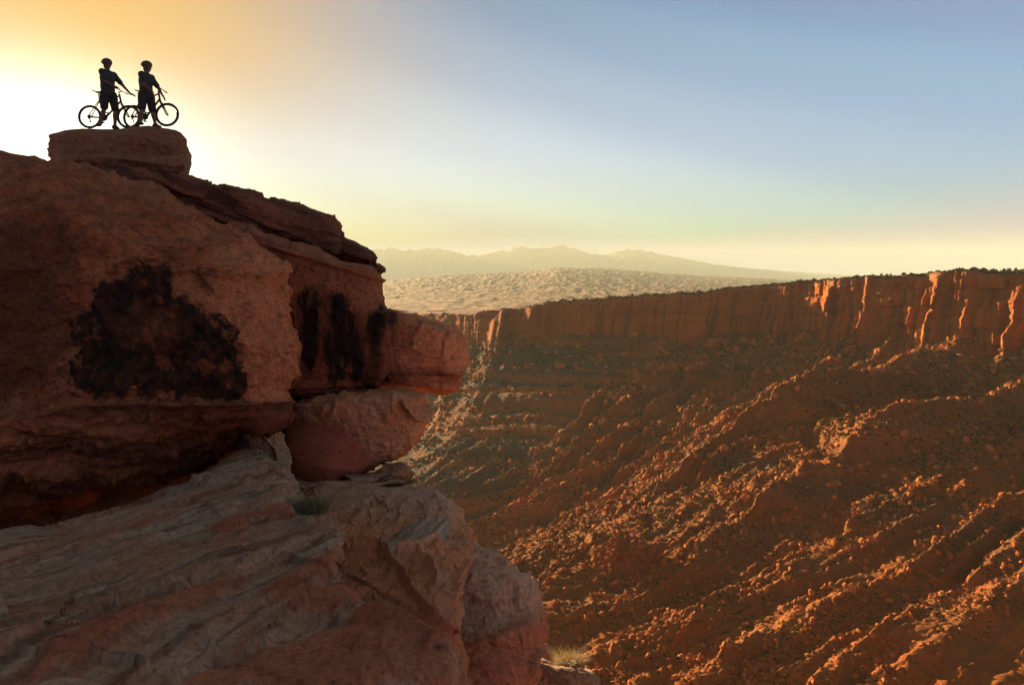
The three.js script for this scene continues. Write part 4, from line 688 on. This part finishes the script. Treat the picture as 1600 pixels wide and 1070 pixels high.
function person(o) {
  const g = group('person', o.at); g.rotation.y = o.turn ?? 0; const J = o.joints, r = o.k ?? 0.94;
  const hd = J.head, up = V(0, 1, 0), torso = [cone(J.pelvis, J.waist, 0.125, 0.115, 1.25), cone(J.waist, J.chest, 0.115, 0.135, 1.3), cone(J.chest, J.neck, 0.125, 0.07, 1.2), cone(J.shL, J.shR, 0.07, 0.07)];
  const limbs = [], shorts = [], shirt = [], pts = [J.pelvis, J.chest, J.neck, hd.clone().add(V(0, 0.16, 0))];
  for (const s of ['L', 'R']) {
    const sh = J['sh' + s], el = J['el' + s], wr = J['wr' + s], hp = J['hp' + s], kn = J['kn' + s], an = J['an' + s], toe = J['toe' + s];
    limbs.push(cone(sh, el, 0.052, 0.04), cone(el, wr, 0.042, 0.026), cone(hp, kn, 0.088, 0.056), cone(kn, kn.clone().lerp(an, 0.35), 0.055, 0.056), cone(kn.clone().lerp(an, 0.35), an, 0.056, 0.036), cone(an, toe.clone().lerp(an, 0.6), 0.036, 0.038), cone(an.clone().add(V(-0.03, -0.05, 0)), toe, 0.034, 0.03, 1.2)); pts.push(sh, el, wr, hp, kn, an, toe);
    shorts.push(cone(hp, kn.clone().lerp(hp, 0.12), 0.118, 0.098)); shirt.push(cone(sh, el.clone().lerp(sh, 0.25), 0.078, 0.068));
  }
  const F1 = J.face, hx = (u, v, w = 0) => hd.clone().add(V(u * Math.cos(F1), v, u * Math.sin(F1) + w * 1)).add(V(-w * Math.sin(F1) * 0, 0, 0));
  const headF = union([cone(hx(-0.015, 0.03), hx(0.0, 0.025), 0.094, 0.09, 0.86), cone(hx(0.03, -0.02), hx(0.035, -0.075), 0.062, 0.042, 0.85), cone(hx(0.085, 0.005), hx(0.108, -0.025), 0.009, 0.014), cone(hx(0.06, 0.022), hx(0.09, 0.026), 0.02, 0.012, 2.2), cone(hx(0.076, -0.053), hx(0.084, -0.055), 0.011, 0.009, 1.8), cone(hx(0.06, -0.085), hx(0.073, -0.088), 0.018, 0.014), cone(J.neck, hx(-0.01, -0.05), 0.058, 0.05), cone(hx(-0.012, 0, 0.078), hx(-0.016, -0.03, 0.08), 0.02, 0.014), cone(hx(-0.012, 0, -0.078), hx(-0.016, -0.03, -0.08), 0.02, 0.014)], 0.016);
  const bodyF = union([...torso, ...limbs], 0.035), [lo, hi] = box(pts, 0.15);
  const body = surfaceNet((x, y, z) => bodyF(x, y, z), lo, hi, 0.013), hb = box([hx(0, 0.02), J.neck], 0.16), head = surfaceNet(headF, hb[0], hb[1], 0.005);
  const m = addMesh('body', merge([body, head, hand(J.wrL, J.hdL, J.pnL ?? V(0, 1, 0), o.curl ?? 0.5), hand(J.wrR, J.hdR, J.pnR ?? V(0, 1, 0), o.curl ?? 0.5)]), skin, g);
  const wrap = (name, fs, k, mat, cell = 0.014) => { const f = union(fs, k); return addMesh(name, surfaceNet(f, lo, hi, cell), mat, g); };
  const hem = J.pelvis.y - 0.05;
  const shirtF = union([cone(J.pelvis.clone().add(V(0, 0.02, 0)), J.waist, 0.158 * r, 0.155 * r, 1.15), cone(J.waist, J.chest, 0.155 * r, 0.172 * r, 1.2), cone(J.chest, J.neck.clone().add(V(0, -0.03, 0)), 0.165 * r, 0.08, 1.1), cone(J.shL, J.shR, 0.085, 0.085), ...shirt, ...(o.hood ? [cone(J.neck.clone().add(V(-0.09, -0.02, -0.03)), J.neck.clone().add(V(-0.10, -0.04, 0.04)), 0.055, 0.05)] : [])], 0.04);
  const crease = (x, y, z) => 0.006 * noise(x * 14, y * 9, z * 14);
  addMesh('shirt', surfaceNet((x, y, z) => Math.max(shirtF(x, y, z) + crease(x, y, z), hem - y), lo, hi, 0.013), o.cloth, g);
  const shortF = union([cone(J.pelvis, J.waist, 0.14, 0.128, 1.2), ...shorts], 0.045); addMesh('shorts', surfaceNet((x, y, z) => Math.max(shortF(x, y, z) + crease(x, y, z), y - J.waist.y - 0.02), lo, hi, 0.014), shortsM, g);
  for (const s of ['L', 'R']) { const an = J['an' + s], toe = J['toe' + s], b = box([an, toe, an.clone().add(V(-0.06, -0.08, 0))], 0.07), f = union([cone(an.clone().add(V(-0.03, -0.045, 0)), toe, 0.046, 0.038, 1.1), cone(an, an.clone().add(V(-0.02, -0.04, 0)), 0.046, 0.05)], 0.03), sole = Math.min(an.y - 0.085, toe.y - 0.03); addMesh('shoe', surfaceNet((x, y, z) => Math.max(f(x, y, z), sole - y), b[0], b[1], 0.008), shoeM, g); }
  const hairF = cone(hx(-0.03, 0.0), hx(-0.055, -0.05), 0.085, 0.05, 0.95), bb = box([hx(0, 0)], 0.2); addMesh('hair', surfaceNet((x, y, z) => hairF(x, y, z), bb[0], bb[1], 0.007), hairM, g);
  // helmet: shell longer than the head, vent grooves along it, strap under the chin
  const ht = o.helmetTilt ?? 0, hc = hx(-0.012, 0.062), fwd = V(Math.cos(F1) * Math.cos(ht), Math.sin(ht), Math.sin(F1) * Math.cos(ht)), lat = V(-Math.sin(F1), 0, Math.cos(F1)), upv = new THREE.Vector3().crossVectors(lat, fwd).normalize(); if (upv.y < 0) upv.negate();
  const hel = (x, y, z) => { const dx = x - hc.x, dy = y - hc.y, dz = z - hc.z, u = dx * fwd.x + dy * fwd.y + dz * fwd.z, v = dx * upv.x + dy * upv.y + dz * upv.z, w = dx * lat.x + dy * lat.y + dz * lat.z; const e = Math.hypot(u / (u < 0 ? 1.3 : 1.16), v / 1.04, w / 0.98) - 0.118, groove = 0.013 * Math.max(0, Math.cos(w * 92)) * (v > 0.02 ? 1 : 0) * (Math.abs(u) < 0.12 ? 1 : 0); return Math.max(e + groove, -v - 0.035 + 0.10 * Math.abs(u) * (u < 0 ? -0.3 : 0.5)); };
  const hbx = box([hc], 0.2), helmet = addMesh('helmet', surfaceNet(hel, hbx[0], hbx[1], 0.006), helmM, g);
  addMesh('strap', merge([1, -1].flatMap((s) => [tube(hx(0.03, 0.03, 0.085 * s), hx(0.045, -0.105, 0.02 * s), 0.005), tube(hx(-0.06, 0.03, 0.08 * s), hx(0.045, -0.105, 0.02 * s), 0.005)])), black, helmet);
  tag(g, o.label, 'person'); return g;
}
function bicycle(o) {
  const g = group('bicycle', o.at); g.rotation.y = o.turn; const R = 0.322, r0 = V(0, R), f0 = V(1.07, R), bb = V(0.43, 0.29), sc = V(0.265, 0.77), st = V(0.235, 0.99), ht = V(0.815, 0.94), hb = V(0.865, 0.72);
  addMesh('frame', merge([tube(bb, sc, 0.022), tube(sc, ht.clone().lerp(hb, 0.22), 0.021), tube(bb, hb.clone().lerp(ht, 0.15), 0.026), tube(hb, ht, 0.027), ...[1, -1].flatMap((s) => [tube(bb.clone().setZ(0.03 * s), r0.clone().setZ(0.06 * s), 0.013), tube(sc.clone().setZ(0.02 * s), r0.clone().setZ(0.06 * s), 0.012)]), tube(V(0.43, 0.29, -0.035), V(0.43, 0.29, 0.035), 0.024)]), o.paint, g);
  addMesh('seat_post', tube(sc, st.clone().add(V(0, 0.01, 0)), 0.0135), alloy, g);
  const sad = new THREE.BufferGeometry(); { const n = 14, m = 12, p = []; for (let i = 0; i <= n; i++) { const t = i / n, w = 0.068 * Math.pow(1 - t, 0.8) + 0.02, y = 1.01 + 0.012 * Math.cos(t * 6.28) + 0.012 * (1 - t) ** 3; for (let j = 0; j < m; j++) { const a = j / m * 6.283, e = i === 0 || i === n ? 0.3 : 1; p.push(0.09 + 0.28 * t, y + 0.021 * Math.sin(a) * e, w * Math.cos(a) * e); } } const ix = []; for (let i = 0; i < n; i++) for (let j = 0; j < m; j++) { const a = i * m + j, b = i * m + (j + 1) % m; ix.push(a, b, a + m, b, b + m, a + m); } sad.setAttribute('position', new THREE.Float32BufferAttribute(p, 3)); sad.setIndex(ix); sad.computeVertexNormals(); }
  const saddle = addMesh('saddle', sad, black, g); addMesh('rail', merge([1, -1].map((s) => tube(V(0.14, 0.985, 0.02 * s), V(0.31, 0.985, 0.02 * s), 0.004))), alloy, saddle);
  const wheel = (parent, c, rear) => {
    const w = addMesh('wheel', new THREE.TorusGeometry(R - 0.056, 0.012, 8, 64), alloy, parent); w.position.copy(c);
    const ty = new THREE.TorusGeometry(R - 0.029, 0.029, 12, 72), p = ty.attributes.position; for (let i = 0; i < p.count; i++) { const x = p.getX(i), y = p.getY(i), z = p.getZ(i), a = Math.atan2(y, x), rr = Math.hypot(x, y), k = rr > R - 0.012 ? 0.005 * (Math.sin(a * 90 + (z > 0 ? 1.5 : 0)) > 0 ? 1 : 0) : 0; p.setXYZ(i, x * (1 + k / rr), y * (1 + k / rr), z); } ty.computeVertexNormals();
    addMesh('tyre', ty, rubber, w);
    const sp = []; for (let k = 0; k < 28; k++) { const a = k / 28 * 6.283, a2 = a + (k % 4 < 2 ? 0.45 : -0.45), s = k % 2 ? 1 : -1; sp.push(tube(V(Math.cos(a2) * 0.02, Math.sin(a2) * 0.02, 0.028 * s), V(Math.cos(a) * (R - 0.045), Math.sin(a) * (R - 0.045), 0), 0.0009, 0.0009, 4)); }
    addMesh('spokes', merge(sp), alloy, w); addMesh('hub', merge([tube(V(0, 0, -0.055), V(0, 0, 0.055), 0.012), tube(V(0, 0, -0.032), V(0, 0, 0.032), 0.019)]), alloy, w);
    if (rear) { const gs = []; for (let k = 0; k < 6; k++) { const rr = 0.052 - k * 0.006; gs.push(tube(V(0, 0, 0.03 + k * 0.0045), V(0, 0, 0.033 + k * 0.0045), rr, rr, 22)); } addMesh('cassette', merge(gs), black, w); }
    return w;
  };
  wheel(g, r0, true);
  // steering assembly turns about the head tube
  const steer = new THREE.Group(); steer.name = 'steering_assembly'; g.add(steer); const axis = ht.clone().sub(hb).normalize(); steer.position.copy(hb); steer.quaternion.setFromAxisAngle(axis, o.steer ?? 0); const L = (v) => v.clone().sub(hb);
  addMesh('fork', merge([tube(L(hb), L(hb.clone().add(V(0.03, -0.06, 0))), 0.024), tube(L(V(0.892, 0.66, -0.055)), L(V(0.892, 0.66, 0.055)), 0.016), ...[1, -1].map((s) => tube(L(V(0.892, 0.66, 0.055 * s)), L(f0.clone().setZ(0.052 * s)), 0.019, 0.014))]), o.paint, steer);
  wheel(steer, L(f0), false);
  const ct = V(0.80, 1.005), cl = V(0.885, 1.03); addMesh('stem', merge([tube(L(ht), L(ct), 0.015), tube(L(ct), L(cl), 0.015)]), alloy, steer);
  const hbar = addMesh('handlebar', merge([tube(L(cl.clone().setZ(-0.29)), L(cl.clone().setZ(0.29)), 0.0125)]), black, steer);
  for (const s of [1, -1]) { addMesh('grip', tube(L(cl.clone().setZ(0.17 * s)), L(cl.clone().setZ(0.30 * s)), 0.0165), rubber, hbar); addMesh('brake_lever', merge([tube(L(cl.clone().add(V(0.02, -0.01, 0.15 * s))), L(cl.clone().add(V(0.055, -0.03, 0.17 * s))), 0.008), tube(L(cl.clone().add(V(0.055, -0.03, 0.17 * s))), L(cl.clone().add(V(0.06, -0.035, 0.27 * s))), 0.005)]), alloy, hbar); }
  // drive train, on the side towards the camera
  const ca = o.crank ?? 0.9, cv = V(Math.cos(ca) * 0.17, Math.sin(ca) * 0.17), crank = addMesh('crankset', merge([tube(V(0, 0, 0.04), V(0, 0, 0.0505), 0.092, 0.092, 36), tube(V(0, 0, 0.05), V(0, 0, 0.055), 0.07, 0.07, 30), tube(V(0, 0, 0.062), cv.clone().setZ(0.072), 0.013, 0.01), tube(V(0, 0, -0.07), V(0, 0, 0.07), 0.012), tube(V(0, 0, -0.062), cv.clone().negate().setZ(-0.072), 0.013, 0.01)]), black, g); crank.position.copy(bb);
  for (const s of [1, -1]) { const p = cv.clone().multiplyScalar(s), b = new THREE.BoxGeometry(0.085, 0.022, 0.06); b.translate(p.x, p.y, 0.115 * s); addMesh('pedal', b, black, crank); }
  addMesh('chain', merge([tube(V(0, R + 0.042, 0.043), V(0.43, 0.29 + 0.09, 0.043), 0.004, 0.004, 5), tube(V(0.03, R - 0.1, 0.043), V(0.43, 0.29 - 0.09, 0.043), 0.004, 0.004, 5)]), black, g);
  addMesh('rear_derailleur', merge([tube(V(0, R, 0.06), V(0.02, R - 0.06, 0.055), 0.014), tube(V(0.02, R - 0.06, 0.04), V(0.02, R - 0.06, 0.05), 0.026, 0.026, 14), tube(V(0.02, R - 0.06, 0.045), V(0.045, R - 0.14, 0.045), 0.009), tube(V(0.045, R - 0.14, 0.04), V(0.045, R - 0.14, 0.05), 0.026, 0.026, 14)]), black, g);
  tag(g, o.label, 'bicycle', 'mountain bikes on the summit boulder'); return g;
}
{
  const S = 57.5;                                        // photo pixels per metre at the summit boulder
  const b1 = U(139.5, 200.6, 18.75), b2 = U(207.4, 200.8, 18.55);
  bicycle({ at: b1, turn: 0, paint: paint1, crank: 0.7, label: 'mountain bike on the left, its front wheel behind the other bike' });
  bicycle({ at: b2, turn: -0.24, steer: 0.24, paint: paint2, crank: 0.5, label: 'mountain bike on the right, nearest the boulder edge' });
  // person local frame: x along the view to the right, y up, z towards the camera; origin on the ground below the given pixel
  const at = (px, py, d, ox, oy) => (x, y, z = 0) => V((x - ox) * d / F, (oy - y) * d / F, z);
  const p1 = at(0, 0, 18.35, 168, 201), p2 = at(0, 0, 18.1, 229, 197);
  person({ at: U(168, 200.8, 18.35), cloth: cloth1, hood: true, k: 1.0, helmetTilt: -0.10, label: 'person in dark jacket and shorts with helmet, one arm stretched forward, beside the left bike', curl: 0.35, joints: {
    pelvis: p1(168.5, 147), waist: p1(167.5, 137), chest: p1(167, 122), neck: p1(166.5, 110.5), head: p1(167, 101.5), face: 0.15, shL: p1(172, 115, -0.15), shR: p1(165, 115, 0.17), elL: p1(183, 129, -0.22), wrL: p1(195.5, 143, -0.24), hdL: V(1, -0.18, 0.05), elR: p1(172, 131, 0.2), wrR: p1(184, 138, 0.16), hdR: V(0.9, -0.25, -0.3),
    hpL: p1(172, 148, -0.09), hpR: p1(165.5, 148, 0.09), knL: p1(176.5, 171, -0.09), anL: p1(175.5, 195, -0.10), toeL: p1(181.5, 199.3, -0.06), knR: p1(165.5, 171, 0.10), anR: p1(160.5, 193.5, 0.12), toeR: p1(158, 198.8, 0.20) } });
  person({ at: U(229, 196.9, 18.1), cloth: cloth2, helmetTilt: 0.02, label: 'person in dark shirt and shorts with helmet, hand lowered to the right bike', curl: 0.4, joints: {
    pelvis: p2(228, 149), waist: p2(227.5, 140), chest: p2(227, 126), neck: p2(228, 114.5), head: p2(229.5, 105.5), face: -0.05, shL: p2(231, 119, -0.15), shR: p2(226, 119, 0.16), elL: p2(241.5, 135, -0.2), wrL: p2(248.5, 146, -0.14), hdL: V(0.6, -0.8, 0.05), elR: p2(231, 136, 0.24), wrR: p2(240, 143, 0.22), hdR: V(0.7, -0.5, 0),
    hpL: p2(231, 150, -0.09), hpR: p2(225, 150, 0.09), knL: p2(234, 171.5, -0.12), anL: p2(237.5, 192, -0.15), toeL: p2(244, 195.6, -0.18), knR: p2(225, 172, 0.12), anR: p2(222.5, 192, 0.14), toeR: p2(227.5, 195.8, 0.18) } });
}
console.log('people done');
renderer.render(scene, camera);
